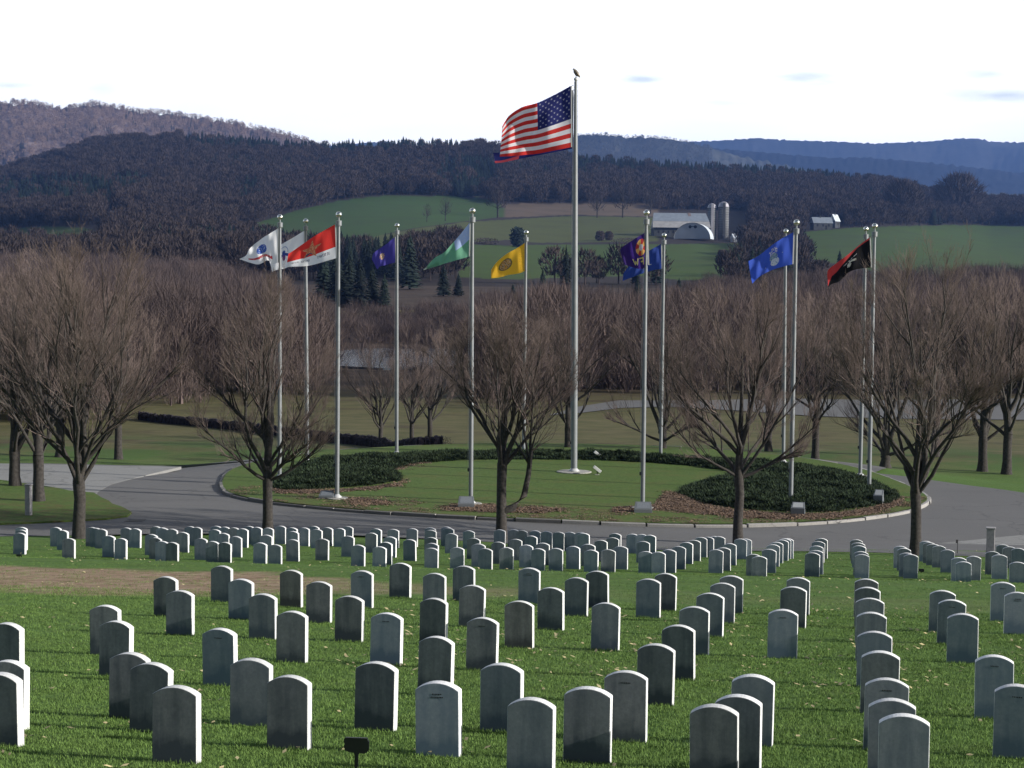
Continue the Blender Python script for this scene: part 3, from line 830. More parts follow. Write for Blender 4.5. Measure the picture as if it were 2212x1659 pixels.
def flag(pole, org, sc, tab, colour, label, nu=96, nv=64, amp=.10, freq=2.2, ph=0.0, dy=0.0):
    """tab rows: u, top x, top y, bottom x, bottom y measured in one enlargement of the photo"""
    y0 = POLES[pole][1] + dy
    rows_ = [(u, (org[0] + a/sc)/1.4756, (org[1] + b/sc)/1.4756, (org[0] + c/sc)/1.4756, (org[1] + d/sc)/1.4756) for u, a, b, c, d in tab]
    V, F, C = [], [], []
    for i in range(nu + 1):
        u = i/nu; q = smooth_table(rows_, u)
        for j in range(nv + 1):
            v = j/nv
            px = q[0] + (q[2] - q[0])*v + 1.0*u*sin(3.1*v + ph*2)
            py = q[1] + (q[3] - q[1])*v + .8*u*sin(9*u + 2*v + ph)
            d = ray(px, py)
            fold = sin(freq*2*pi*(u + .28*v) + ph)*amp*min(1, u*3.5) + .4*amp*sin(freq*4.7*pi*(u - .2*v) + 1.7*ph)*min(1, u*2)
            y = y0 - .03 + fold + u*.25
            V.append((d[0]*y, y, CAMZ + d[2]*y))
    F = [(i*(nv + 1) + j, i*(nv + 1) + j + 1, (i + 1)*(nv + 1) + j + 1, (i + 1)*(nv + 1) + j) for i in range(nu) for j in range(nv)]
    for i in range(nu):
        for j in range(nv): C.append(colour((i + .5)/nu, (j + .5)/nv))
    o_ = Vector(V[0]); V = [tuple(Vector(p) - o_) for p in V]
    me = bpy.data.meshes.new('flag'); me.from_pydata(V, [], F); me.materials.append(M['flag'])
    me.polygons.foreach_set('use_smooth', [True]*len(F))
    at = me.color_attributes.new('dye', 'FLOAT_COLOR', 'CORNER')
    buf = np.repeat(np.array([tuple(c) + (1.0,) for c in C], dtype=np.float32), 4, axis=0)
    at.data.foreach_set('color', buf.ravel()); me.update()
    o = bpy.data.objects.new('flag', me); COL.objects.link(o); o.location = o_
    tag(o, label, 'flag')
    # canvas heading along the hoist
    m = MB(); k = nv
    a = [Vector(V[j]) for j in range(nv + 1)]
    for j in range(nv): m.quad(a[j] + Vector((.0, -.004, 0)), a[j + 1] + Vector((.0, -.004, 0)), a[j + 1] + Vector((.045, -.004, 0)), a[j] + Vector((.045, -.004, 0)))
    m.build('heading', M['white_metal'], o)
    m = MB()
    for p in (a[0], a[-1]): m.tube([p + Vector((.03, 0, 0)), p + Vector((.12, .01, .02))], [.012, .012], 5)
    m.build('snap_hook', M['aluminium'], o)
    return o
def disc(u, v, cu, cv, ru, rv): return ((u - cu)/ru)**2 + ((v - cv)/rv)**2 < 1
def star(u, v, cu, cv, R, asp=1.0, rot=0.0):
    x, y = (u - cu)*asp/R, (v - cv)/R
    r = hypot(x, y); 
    if r > 1: return False
    a = (atan2(x, -y) + rot) % (2*pi/5)
    a = abs(a - pi/5) if True else a
    k = pi/5 - a     # angle from the nearest point
    return r*(cos(k) + sin(k)*(1/.382 - cos(pi/5))/sin(pi/5)*.99) < 1.0
WHT, RED, BLU, YEL = (.90, .91, .93), (.62, .018, .020), (.012, .018, .11), (.85, .43, .015)
FONT = {'A': '010101111101101', 'E': '111100110100111', 'R': '110101110101101', 'S': '011100010001110', 'V': '101101101101010', 'U': '101101101101111',
        'N': '101111111101101', 'I': '111010010010111', 'T': '111010010010010', 'D': '110101101101110', 'M': '101111111101101', 'Y': '101101010010010',
        'W': '101101111111101', 'F': '111100110100100', 'C': '011100100100011', 'O': '010101101101010', 'P': '110101110100100', '1': '010110010010111', '7': '111001010010010', '5': '111100110001110', ' ': '0'*15}
def text(u, v, s, u0, v0, w, h, flip=False):
    if not (u0 <= u < u0 + w and v0 <= v < v0 + h): return False
    k = (u - u0)/w*len(s); c = int(k); f = (k - c)*4
    if f >= 3: return False
    if flip: c = len(s) - 1 - c; f = 2.999 - f
    return FONT[s[c]][int((v - v0)/h*5)*3 + int(f)] == '1'
# --- the national flag: thirteen stripes, fifty stars (seen from its reverse, flying left)
def us(u, v):
    if u < .40 and v < 7/13:
        for r in range(9):
            n_ = 6 if r % 2 == 0 else 5
            for c in range(n_):
                cu = .40*((2*c + 1 + (r % 2))/12); cv = 7/13*((r + 1)/10)
                if star(u, v, cu, cv, .0225, 1.75): return (.36, .37, .48)
        return (.018, .024, .14)
    return (.62, .035, .030) if int(v*13) % 2 == 0 else (.82, .80, .84)
flag('main', (1550, 200), 4.609, [(0, 1243, 338, 1245, 1240), (.2, 1000, 470, 1000, 1290), (.4, 745, 592, 765, 1335), (.6, 520, 655, 560, 1352), (.8, 330, 775, 360, 1375), (1, 228, 935, 205, 1385)],
     us, 'large red white and blue striped flag with white stars on the central pole', 200, 130, .22, 1.6, .6, dy=-.1)
def dark_blue_plain(u, v): return (.015, .02, .13) if v < .8 or u < .75 else (.45, .06, .09)
flag('second', (1550, 200), 4.609, [(0, 1268, 400, 1262, 1262), (.35, 1000, 700, 930, 1330), (.7, 620, 1050, 560, 1395), (.9, 260, 1290, 260, 1465), (1, 95, 1320, 130, 1480)],
     dark_blue_plain, 'dark blue flag mostly hidden behind the large striped flag', 60, 40, .08, 1.2, .2, dy=.1)
def army(u, v):
    if disc(u, v, .53, .42, .13, .20):
        return (.06, .13, .50) if noise.noise(Vector((u*38, v*26, 1))) > -.22 else (.45, .52, .72)
    if abs(v - .74 - .05*sin(u*6)) < .055 and .24 < u < .86:
        if text(u, v, 'UNITED STATES ARMY', .30, .715, .50, .05): return (.72, .6, .6)
        return (.50, .045, .06)
    return WHT
flag('P1', (700, 620), 3.687, [(0, 682, 400, 683, 800), (.25, 590, 460, 625, 815), (.5, 480, 530, 560, 772), (.75, 365, 625, 440, 824), (1, 320, 725, 228, 758)], army, 'white flag with blue seal and red scroll on the leftmost flagpole', 130, 80, .12, 1.7, 2.0)
def guard(u, v):
    if disc(u, v, .60, .36, .055, .07) : return (.04, .08, .30)
    r = hypot((u - .6)/.17, (v - .38)/.26)
    if .80 < r < .92 and v < .42: return (.35, .42, .60)
    if abs(v - (.42 + abs(u - .6)*.75)) < .055 and abs(u - .6) < .17: return (.05, .08, .32)
    if disc(u, v, .60, .56, .055, .13): return (.28, .05, .12) if noise.noise(Vector((u*60, v*40, 0))) > 0 else (.05, .08, .32)
    return WHT
flag('P2', (700, 620), 3.687, [(0, 990, 428, 990, 815), (.35, 840, 520, 850, 842), (.6, 745, 575, 760, 868), (.85, 660, 625, 690, 885), (1, 575, 765, 618, 912)], guard, 'white flag with a blue eagle emblem behind the red and white flag', 120, 80, .08, 1.5, .4)
def redwhite(u, v):
    if star(u, v, .52, .44, .34, 1.5, .1):
        if disc(u, v, .56, .62, .07, .09): return (.10, .10, .16)
        return (.62, .20, .10) if noise.noise(Vector((u*30, v*22, 4))) > -.15 else (.75, .38, .22)
    if v < .66: return (.80, .05, .04)
    if text(u, v, 'VETERANS', .14, .74, .26, .09) or text(u, v, 'UNITED STATES', .55, .76, .36, .08): return (.16, .16, .22)
    return WHT
flag('P3', (700, 620), 3.687, [(0, 1355, 352, 1370, 748), (.25, 1225, 425, 1230, 790), (.5, 1090, 505, 1085, 828), (.75, 960, 590, 930, 848), (1, 805, 700, 795, 855)], redwhite, 'red over white flag with an orange star and dark lettering', 170, 100, .07, 1.4, 1.2)
def purple(u, v):
    n_ = noise.noise(Vector((u*26, v*20, 7)))
    if disc(u, v, .55, .48, .12, .17) and (abs((u - .55)*1.5) < .055 or n_ > .0): return (.62, .40, .22) if n_ > -.1 else (.72, .62, .50)
    return (.07, .06, .33)
flag('P4', (700, 620), 3.687, [(0, 2060, 498, 2066, 796), (.35, 1965, 580, 1960, 825), (.7, 1860, 650, 1880, 850), (.88, 1812, 700, 1850, 878), (1, 1793, 765, 1822, 835)], purple, 'small purple flag with a gold emblem left of the green flag', 100, 64, .08, 1.6, 2.6)
def green(u, v):
    if u < .36 and v < .5:
        for k in range(13):
            if star(u, v, .06 + .28*((k*5) % 13)/13, .06 + .36*k/13, .018, 1.5): return (.62, .68, .78)
        return (.42, .55, .85)
    return (.17, .42, .28) if u < .93 else (.28, .36, .33)
flag('P5', (1300, 620), 4.366, [(0, 860, 392, 850, 862), (.2, 740, 540, 780, 885), (.4, 620, 680, 660, 920), (.6, 500, 810, 520, 955), (.8, 370, 880, 400, 1000), (1, 225, 1035, 210, 1058)], green, 'green flag with a pale blue corner hanging folded from its pole', 110, 70, .16, 1.3, .2)
def yellow(u, v):
    r = hypot((u - .60)/.17, (v - .46)/.27)
    if r < 1:
        n_ = noise.noise(Vector((u*34, v*26, 2)))
        if r > .82: return (.16, .13, .05)
        return (.34, .32, .26) if n_ > .1 else (.60, .28, .04) if n_ > -.2 else (.10, .09, .05)
    if .07 < u < .24 and noise.noise(Vector((u*60, v*40, 9))) > .35: return (.45, .20, .02)
    return (.86, .50, .035)
flag('P6', (1300, 620), 4.366, [(0, 1640, 665, 1632, 1062), (.3, 1510, 752, 1540, 1100), (.55, 1370, 830, 1400, 1118), (.8, 1235, 935, 1270, 1158), (1, 1155, 1050, 1168, 1170)], yellow, 'yellow flag with a dark round emblem at the back of the circle', 110, 72, .07, 1.3, 1.0)
def strokes(u, v, L, w):
    for pl in L:
        for a, b in zip(pl, pl[1:]):
            vx, vy = (b[0] - a[0])*1.5, b[1] - a[1]; px_, py_ = (u - a[0])*1.5, v - a[1]
            t = max(0, min(1, (px_*vx + py_*vy)/(vx*vx + vy*vy)))
            if hypot(px_ - vx*t, py_ - vy*t) < w: return True
    return False
def vfw(u, v):
    cu, cv = .28, .36
    x, y = (u - cu)/.21, (v - cv)/.26
    r = hypot(x, y); a = atan2(y, x)
    if r < .95:
        if r < .36: return (.52, .54, .62) if noise.noise(Vector((u*40, v*30, 3))) > -.2 else (.70, .66, .6)
        if abs(((a + pi/8) % (pi/2)) - pi/4) < .42: return (.70, .40, .12)
        return (.48, .05, .05)
    if strokes(u, v, [[(.62, .68), (.575, .87), (.53, .75), (.485, .87), (.44, .68)], [(.24, .87), (.24, .68), (.36, .68)], [(.24, .775), (.32, .775)], [(.13, .68), (.09, .87), (.05, .68)]], .022): return (.70, .62, .22)
    return (.045, .022, .17)
flag('P8', (1940, 640), 5.53, [(0, 672, 440, 695, 1130), (.12, 630, 560, 660, 1165), (.3, 545, 620, 590, 1200), (.6, 395, 710, 470, 1185), (.85, 250, 810, 320, 1145), (1, 205, 880, 275, 1125)], vfw, 'dark purple flag with a red and gold cross and yellow letters', 130, 90, .12, 1.3, 1.6)
def plain(u, v): return (.03, .065, .30)
flag('P9', (1940, 640), 5.53, [(0, 925, 760, 935, 1198), (.3, 800, 830, 790, 1225), (.6, 600, 950, 560, 1290), (.85, 400, 1090, 380, 1370), (1, 250, 1290, 258, 1418)], plain, 'plain dark blue flag partly hidden behind the purple cross flag', 60, 40, .12, 1.8, .9)
def airforce(u, v):
    n_ = noise.noise(Vector((u*40, v*30, 5)))
    if disc(u, v, .42, .72, .09, .15) and v > .60 : return (.62, .66, .72) if n_ > -.2 else (.20, .32, .55)
    if disc(u, v, .45, .52, .085, .14): return (.28, .38, .42) if n_ > -.1 else (.10, .16, .36)
    if disc(u, v, .46, .30, .09, .16) and n_ > .02: return (.58, .56, .62)
    if disc(u, v, .62, .78, .01, .015) or disc(u, v, .26, .5, .01, .015): return (.5, .55, .65)
    return (.055, .12, .60)
flag('P11', (2350, 660), 4.424, [(0, 792, 355, 778, 805), (.25, 650, 430, 640, 842), (.5, 480, 545, 480, 890), (.75, 300, 680, 330, 975), (1, 150, 765, 218, 1082)], airforce, 'bright blue flag with a small crest right of the barn', 130, 84, .09, 1.5, 1.1)
def pow_(u, v):
    if v < .06 + .55*max(0, u - .28)**1.15*1.55 + (.5*max(0, u - .86)*4): 
        return (.52, .05, .05) if (v > .03 or u > .6) else (.42, .10, .10)
    n_ = noise.noise(Vector((u*30, v*22, 8)))
    if disc(u, v, .47, .62, .05, .12) or (abs(v - .50 + (u - .38)*.6) < .045 and .30 < u < .47): return (.66, .64, .56) if n_ > -.25 else (.1, .1, .1)
    if .30 < u < .60 and abs(v - .30 - .5*(u - .28)) < .022 and n_ > -.1: return (.5, .5, .5)
    return (.008, .008, .010)
flag('P13', (2350, 660), 4.424, [(0, 1868, 425, 1885, 852), (.25, 1725, 530, 1690, 878), (.5, 1560, 670, 1560, 930), (.75, 1380, 800, 1440, 1050), (.9, 1280, 880, 1340, 1090), (1, 1262, 975, 1285, 1138)], pow_, 'black flag with red edge and white figure at the right end of the circle', 120, 76, .09, 1.2, .5)

# ================================================================= SMALL THINGS ROUND THE CIRCLE
def plaque(px, py, w, h, label, yaw=0.0, tilt=35, name='plaque', up=0.0, face='plaque_face'):
    x, y = on_level(px, py, .13 + up)
    root = empty(name, (x, y, .13 + up), yaw)
    m = MB(); d = .34; hf = h*.35
    v = [(-w/2, -d/2, -.05 - up), (w/2, -d/2, -.05 - up), (w/2, d/2, -.05 - up), (-w/2, d/2, -.05 - up), (-w/2, -d/2, hf), (w/2, -d/2, hf), (w/2*.86, d/2*.6, h), (-w/2*.86, d/2*.6, h)]
    m.v = v; m.f = [(0, 1, 5, 4), (1, 2, 6, 5), (2, 3, 7, 6), (3, 0, 4, 7), (4, 5, 6, 7), (3, 2, 1, 0)]; m.m = [0]*6
    o = m.build('block', M['granite_plaque'], root); bevel(o, .012, 2)
    n = Vector((0, -(h - hf), (d*.8))).normalized()
    m = MB(); a, b = Vector((0, -d/2, hf)), Vector((0, d*.3, h)); n = (b - a).cross(Vector((-1, 0, 0))).normalized()
    if n.z < 0: n = -n
    lo, hi = a.lerp(b, .14) + n*.006, a.lerp(b, .86) + n*.006
    m.quad(lo + Vector((-w*.38, 0, 0)), lo + Vector((w*.38, 0, 0)), hi + Vector((w*.34, 0, 0)), hi + Vector((-w*.34, 0, 0)))
    m.build('face', M[face], root)
    tag(root, label, 'plaque', 'plaques at the feet of the flagpoles')
    return root
plaque(706, 1077, .56, .30, 'grey stone plaque left of the pole of the red and white flag', -.12)
plaque(1007, 1096, .60, .40, 'grey stone plaque in front of the pole of the green flag', 0)
plaque(1389, 1107, .64, .38, 'grey stone plaque in front of the pole of the purple cross flag', -.05)
plaque(1724, 1103, .50, .30, 'low pale plaque at the edge of the right juniper bed', -.25, up=.14, face='pale_plate')
plaque(1898, 1077, .36, .34, 'pale tilted plaque beside the pole of the black flag', -.4, up=.2, face='pale_plate')
def flood(px, py, label):
    x, y = on_level(px, py, .15)
    root = empty('floodlight', (x, y, .15), radians(8))
    m = MB(); m.box(-.19, .19, -.06, .06, -.065, .065); o = m.build('lamp_head', M['white_metal'], root)
    o.rotation_euler = (0, radians(38), 0); o.location = (0, 0, .24); bevel(o, .012, 2)
    m = MB(); m.box(-.02, .02, -.02, .02, -.03, .16); m.build('bracket', M['iron'], root)
    m = MB(); m.box(-.10, .10, -.08, .08, -.03, .02); m.build('base', M['concrete'], root)
    tag(root, label, 'floodlight', 'floodlights by the central poles')
flood(1291, 992, 'white floodlight right of the rear central pole, the upper one')
flood(1290, 1026, 'white floodlight right of the front central pole, the lower one')
def post(px, py, top, w, label):
    x, y, z = hit(px, py, .06)
    z = ground(x, y); d = ray(px, top); H = CAMZ + d[2]*y - z
    root = empty('post', (x, y, z), radians(-14))
    m = MB(); m.box(-w/2, w/2, -w/2, w/2, -.2, H - .04); o = m.build('shaft', M['post'], root); bevel(o, .01, 1)
    m = MB(); m.box(-w/2 - .02, w/2 + .02, -w/2 - .02, w/2 + .02, H - .04, H); o = m.build('cap', M['post'], root); bevel(o, .008, 1)
    tag(root, label, 'post', 'square marker posts')
post(62, 1113, 1046, .19, 'square grey post on the left lawn beside a tree trunk')
post(2139, 1196, 1139, .22, 'square grey post at the right edge behind the headstones')
x, y, z = hit(2068, 1196, 0)
root = empty('stake', (x, y, z)); m = MB(); m.tube([(0, 0, -.1), (0, 0, .4)], [.012, .010], 6); m.build('rod', M['iron'], root)
m = MB(); m.box(-.05, .01, -.008, .008, .30, .40); m.build('tab', M['iron'], root)
tag(root, 'thin metal stake on the concrete right of the rightmost big tree', 'stake')
# black section markers in the grass: a notched plate on a stake
def marker(px, py, size, label, h=0.0, start=6):
    x, y, z = hit(px, py, 0, start)
    root = empty('section_marker', (x, y, z), radians(-6))
    s = size; m = MB()
    prof = [(-.44, -.06), (-.30, -.10), (-.10, -.13), (-.06, -.19), (.10, -.19), (.12, -.13), (.30, -.16), (.43, -.10), (.5, .02), (.5, .32), (.45, .38), (.42, .46), (-.43, .46), (-.49, .40), (-.5, .30), (-.46, .22), (-.5, .10)]
    k = len(prof); b = h + .16*s/.19*1.0
    m.v = [(p[0]*s, -.012, b + p[1]*s) for p in prof] + [(p[0]*s, .012, b + p[1]*s) for p in prof]
    m.f = [tuple(range(k)), tuple(range(2*k - 1, k - 1, -1))] + [(i, k + i, k + (i + 1) % k, (i + 1) % k) for i in range(k)]; m.m = [0]*len(m.f)
    m.build('plate', M['black'], root)
    m = MB(); m.box(-.012, .012, -.01, .01, -.1, b + .05*s); m.build('stake', M['black'], root)
    tag(root, label, 'grave marker', 'black markers in the grass')
marker(770, 1664, .175, 'black notched marker plate on a stake at the bottom edge left of centre')
marker(1990, 1246, .13, 'small black marker right of the front headstone by the rightmost big tree', -.07, 41)
marker(41, 1203, .14, 'small black marker at the foot of the leftmost far headstone', -.12, 41)
marker(1873, 1243, .09, 'tiny black marker left of a far headstone in the right half', -.05, 41)
def drain(px, py, w, label):
    x, y = on_level(px, py, .02)
    root = empty('drain', (x, y, .013))
    m = MB(); m.box(-w/2, w/2, -.30, .30, -.05, .008); m.build('frame', M['iron'], root)
    m = MB()
    for k in range(7): m.box(-w/2 + .06 + k*(w - .12)/7, -w/2 + .06 + (k + .55)*(w - .12)/7, -.24, .24, .008, .016)
    m.build('grate', M['iron'], root)
    tag(root, label, 'drain')
drain(292, 1124, .62, 'dark rectangular iron drain in the road between the two left trees')
drain(84, 1037, .42, 'small dark drain in the pale side road at the far left')
# ---- low dark hedge across the field
def low_hedge():
    px = [(300, 900), (330, 905), (400, 912), (500, 922), (600, 935), (700, 948), (800, 958), (900, 966), (960, 974)]
    P = [hit(a, b + 6, 0, 92) for a, b in px]; m = MB(); r = random.Random(5)
    pts = []
    for a, b in zip(P, P[1:]):
        for i in range(24):
            t = i/24; pts.append((a[0] + (b[0] - a[0])*t, a[1] + (b[1] - a[1])*t))
    for i, (x, y) in enumerate(pts):
        z = ground(x, y); h = .6 + r.uniform(-.06, .06)
        for dy, dz in ((-.5, -.1), (-.42, h*.8), (-.2, h), (.2, h), (.42, h*.8), (.5, -.1)):
            m.v.append((x + r.uniform(-.05, .05), y + dy + r.uniform(-.06, .06), z + dz + r.uniform(-.04, .04)))
    for i in range(len(pts) - 1):
        for k in range(5):
            m.f.append((i*6 + k, i*6 + k + 1, i*6 + 7 + k, i*6 + 6 + k)); m.m.append(0)
    for _ in range(14000):
        x, y = pts[r.randrange(len(pts))]; z = ground(x, y)
        c = Vector((x + r.uniform(-.5, .5), y + r.uniform(-.52, .3), z + r.uniform(.05, .56))); d = Vector((r.uniform(-1, 1), r.uniform(-1, 1), r.uniform(-.2, 1))).normalized()*.09
        e = Vector((r.uniform(-1, 1), r.uniform(-1, 1), r.uniform(-1, 1))).normalized()*.03
        m.quad(c, c + e, c + d)
    o = m.build('hedge', M['hedge_dark'])
    tag(o, 'low dark trimmed hedge running across the field on the left', 'hedge')
low_hedge()
# ================================================================= FARM BUILDINGS ON THE HILL
M['roof_metal'] = simple('grey_metal_roof', (.27, .31, .36), .5, .2, .12, .4)
M['roof_pale'] = simple('pale_lower_roof', (.33, .33, .33), .7, 0, .15, .4)
M['barn_wall'] = simple('dark_barn_wall', (.065, .07, .075), .9, 0, .25, .5)
M['white_wall'] = simple('white_siding', (.55, .58, .62), .8, 0, .1, .5)
M['hoop'] = simple('white_tarpaulin', (.62, .68, .75), .6, 0, .06, .2)
M['hoop_end'] = simple('grey_white_end_cloth', (.36, .39, .44), .7, 0, .08, .2)
M['silo'] = simple('concrete_silo', (.17, .175, .18), .9, 0, .25, .25)
M['silo_dome'] = simple('silo_dome_metal', (.42, .41, .44), .5, .3, .15, .5)
M['dark_opening'] = simple('dark_opening', (.012, .013, .016), .9, 0, .2, 1)
def site(px, py): return hit(px, py, 0, 610)
def gable(root, W, D, H, R, wall, roof, over=.4, name='roof'):
    m = MB(); m.box(-W/2, W/2, -D/2, D/2, -3, H); m.build('wall', wall, root)
    m = MB(); a, b = W/2 + over, D/2 + over; t = .25
    for s in (-1, 1):
        m.quad((-a, s*b, H - over*R/(D/2)), (a, s*b, H - over*R/(D/2)), (a, 0, H + R), (-a, 0, H + R))
        m.quad((-a, s*b, H + t - over*R/(D/2)), (a, s*b, H + t - over*R/(D/2)), (a, 0, H + R + t), (-a, 0, H + R + t))
    for s in (-1, 1): m.quad((s*a, -b, H - over*R/(D/2)), (s*a, -b, H + t - over*R/(D/2)), (s*a, 0, H + R + t), (s*a, b, H + t - over*R/(D/2)), (s*a, b, H - over*R/(D/2)), (s*a, 0, H + R))
    m.quad((-a, -b, H - over*R/(D/2)), (a, -b, H - over*R/(D/2)), (a, -b, H + t - over*R/(D/2)), (-a, -b, H + t - over*R/(D/2)))
    for s in (-1, 1): m.quad((s*W/2, -D/2, H), (s*W/2, D/2, H), (s*W/2, 0, H + R))
    m.build(name, roof, root)
def windows(root, L, w, h, y, mat, name='window'):
    for x, z in L:
        m = MB(); m.box(x - w/2, x + w/2, y - .06, y + .05, z, z + h); m.build(name, mat, root)
# long barn, two-tone roof
x, y, z = site(1468, 512); k = y/FPX
root = empty('barn', (x, y, z), radians(3))
W = 118*k; H = 21*k
m = MB(); m.box(-W/2, W/2, -9, 9, -3, H); m.build('wall', M['barn_wall'], root)
m = MB(); q0, q1, q2 = (-10.5, H - .6), (-6.0, H + 12*k), (4, H + 31*k)
m.quad((-W/2 - 1.2, q0[0], q0[1]), (W/2 + 1, q0[0], q0[1]), (W/2 + .6, q1[0], q1[1]), (-W/2 - .6, q1[0], q1[1])); m.build('lower_roof', M['roof_pale'], root)
m = MB(); m.quad((-W/2 - .6, q1[0], q1[1] + .1), (W/2 + .6, q1[0], q1[1] + .1), (W/2 - .3, q2[0], q2[1]), (-W/2 + 1.2, q2[0], q2[1]))
m.quad((-W/2 + 1.2, q2[0], q2[1]), (W/2 - .3, q2[0], q2[1]), (W/2, 10, H - 1), (-W/2, 10, H - 1))
m.quad((-W/2 - .6, q1[0], q1[1]), (-W/2 + 1.2, q2[0], q2[1]), (-W/2, 10, H - 1), (-W/2, -9, H - 1)); m.quad((W/2 + .6, q1[0], q1[1]), (W/2 - .3, q2[0], q2[1]), (W/2, 10, H - 1), (W/2, -9, H - 1))
m.build('roof', M['roof_metal'], root)
m = MB(); m.box(W*.155, W*.155 + 2.0, -4.8, 3.8, q1[1], q2[1] + .1); o = m.build('ridge_vent', simple('rusty_strip', (.20, .16, .15), .9), root)
o.data.transform(Matrix.Shear('XY', 4, (0, 0)))
for v_ in o.data.vertices:
    f = (v_.co.y + 4.8)/8.6; v_.co.z = q1[1] + (q2[1] - q1[1])*f*.98 + (.35 if v_.co.z > q1[1] + 1 else -.2)
windows(root, [(-W*.42 + i*W*.09, H*.35) for i in range(7)], W*.03, H*.25, -9.02, M['dark_opening'])
tag(root, 'long grey roofed barn behind the white arched shelter', 'barn')
# white hoop shelter, two dark round openings joined by a bar
x, y, z = site(1497, 517); k = y/FPX; y -= 6
root = empty('hoop_shelter', (x, y, z), radians(-14))
R_, D_ = 39*k, 17.0; ell = .88
def arc(r, n=28): return [(-r*cos(pi*i/n), r*ell*sin(pi*i/n)) for i in range(n + 1)]
m = MB(); A = arc(R_)
for (a, b), (c, d) in zip(A, A[1:]): m.quad((a, -D_/2, b), (c, -D_/2, d), (c, D_/2, d), (a, D_/2, b))
m.quad(*[(a, D_/2, b) for a, b in A]); m.build('cover', M['hoop'], root, smooth=True)
m = MB(); m.quad(*[(a*.985, -D_/2 + .3, b*.985) for a, b in A]); m.build('end_wall', M['hoop_end'], root)
for s in (-1, 1):
    m = MB(); cx_ = -1.2*k + s*5.6*k + 2*k; cz = R_*ell*.74
    m.quad(*[(cx_ + 3.4*k*cos(2*pi*i/16), -D_/2 + .2, cz + 3.4*k*sin(2*pi*i/16)) for i in range(16)]); m.build('vent', M['dark_opening'], root)
m = MB(); m.box(-1.2*k + 2*k - 3*k, -1.2*k + 2*k + 3*k, -D_/2 + .15, -D_/2 + .28, R_*ell*.74 + .2*k, R_*ell*.74 + 1.6*k); m.build('vent_bar', M['dark_opening'], root)
tag(root, 'white half-round shelter with two dark round vents in front of the barn', 'shelter')
def silo(px, base, top, w, label):
    x, y, z = site(px, base); k = y/FPX
    root = empty('silo', (x, y, z)); r = w/2*k; H = (base - top)*k - r
    m = MB(); m.lathe([(r, -3), (r, H)], 24); m.build('cylinder', M['silo'], root, smooth=True)
    m = MB()
    for i in range(14): m.lathe([(r + .04, H*i/14 + 1), (r + .08, H*i/14 + 1.1), (r + .04, H*i/14 + 1.2)], 24, cap=False)
    m.build('hoop_bands', M['barn_wall'], root)
    m = MB(); m.lathe([(r*1.05, H - .1), (r*1.05, H + .2)] + [(r*cos(pi/2*i/6) + .01, H + .2 + r*.95*sin(pi/2*i/6)) for i in range(7)], 24, cap=False)
    m.build('dome', M['silo_dome'], root, smooth=True)
    m = MB(); m.box(-.9, .9, -r - .55, -r + .2, H*.1, H + .8*r); m.build('chute', M['barn_wall'] if w > 22 else M['silo_dome'], root)
    tag(root, label, 'silo', 'silos beside the barn')
silo(1537, 516, 440, 19, 'narrower domed grey silo next to the barn roof')
silo(1562, 518, 436, 23, 'wider domed grey silo at the right of the farm')
def house(px, py, w, h, label, roof='roof_metal', wall='white_wall', rz=0.0, porch=False):
    x, y, z = site(px, py); k = y/FPX
    root = empty('house', (x, y, z), rz)
    W, D, H = w*k, w*k*.6, h*k*.55
    gable(root, W, D, H, h*k*.45, M[wall], M[roof])
    windows(root, [(-W*.3, H*.45), (0, H*.45), (W*.3, H*.45)], W*.09, H*.34, -D/2, M['dark_opening'])
    m = MB(); m.box(W*.12, W*.2, -D/2 - .08, -D/2 + .05, 0, H*.6); m.build('door', M['dark_opening'], root)
    m = MB(); m.box(-W*.1, -W*.1 + 1, -.5, .5, H, H + h*k*.45 + 1.5); m.build('chimney', M['barn_wall'], root)
    tag(root, label, 'house')
house(1774, 496, 42, 26, 'dark grey roofed house at the edge of the trees on the right hill', 'roof_metal', 'barn_wall', .15)
house(1803, 492, 22, 28, 'small pale gabled house at the right of the dark hill house', 'hoop', 'barn_wall', .9)
house(1590, 523, 20, 17, 'small bluish white farm building right of the silos', 'hoop', 'white_wall', .5)
house(245, 466, 22, 10, 'small pale roofed house at the edge of the left hill woods', 'roof_metal', 'barn_wall', .1)
house(198, 511, 30, 7, 'low white building at the right end of the left green field', 'hoop', 'white_wall', 0)
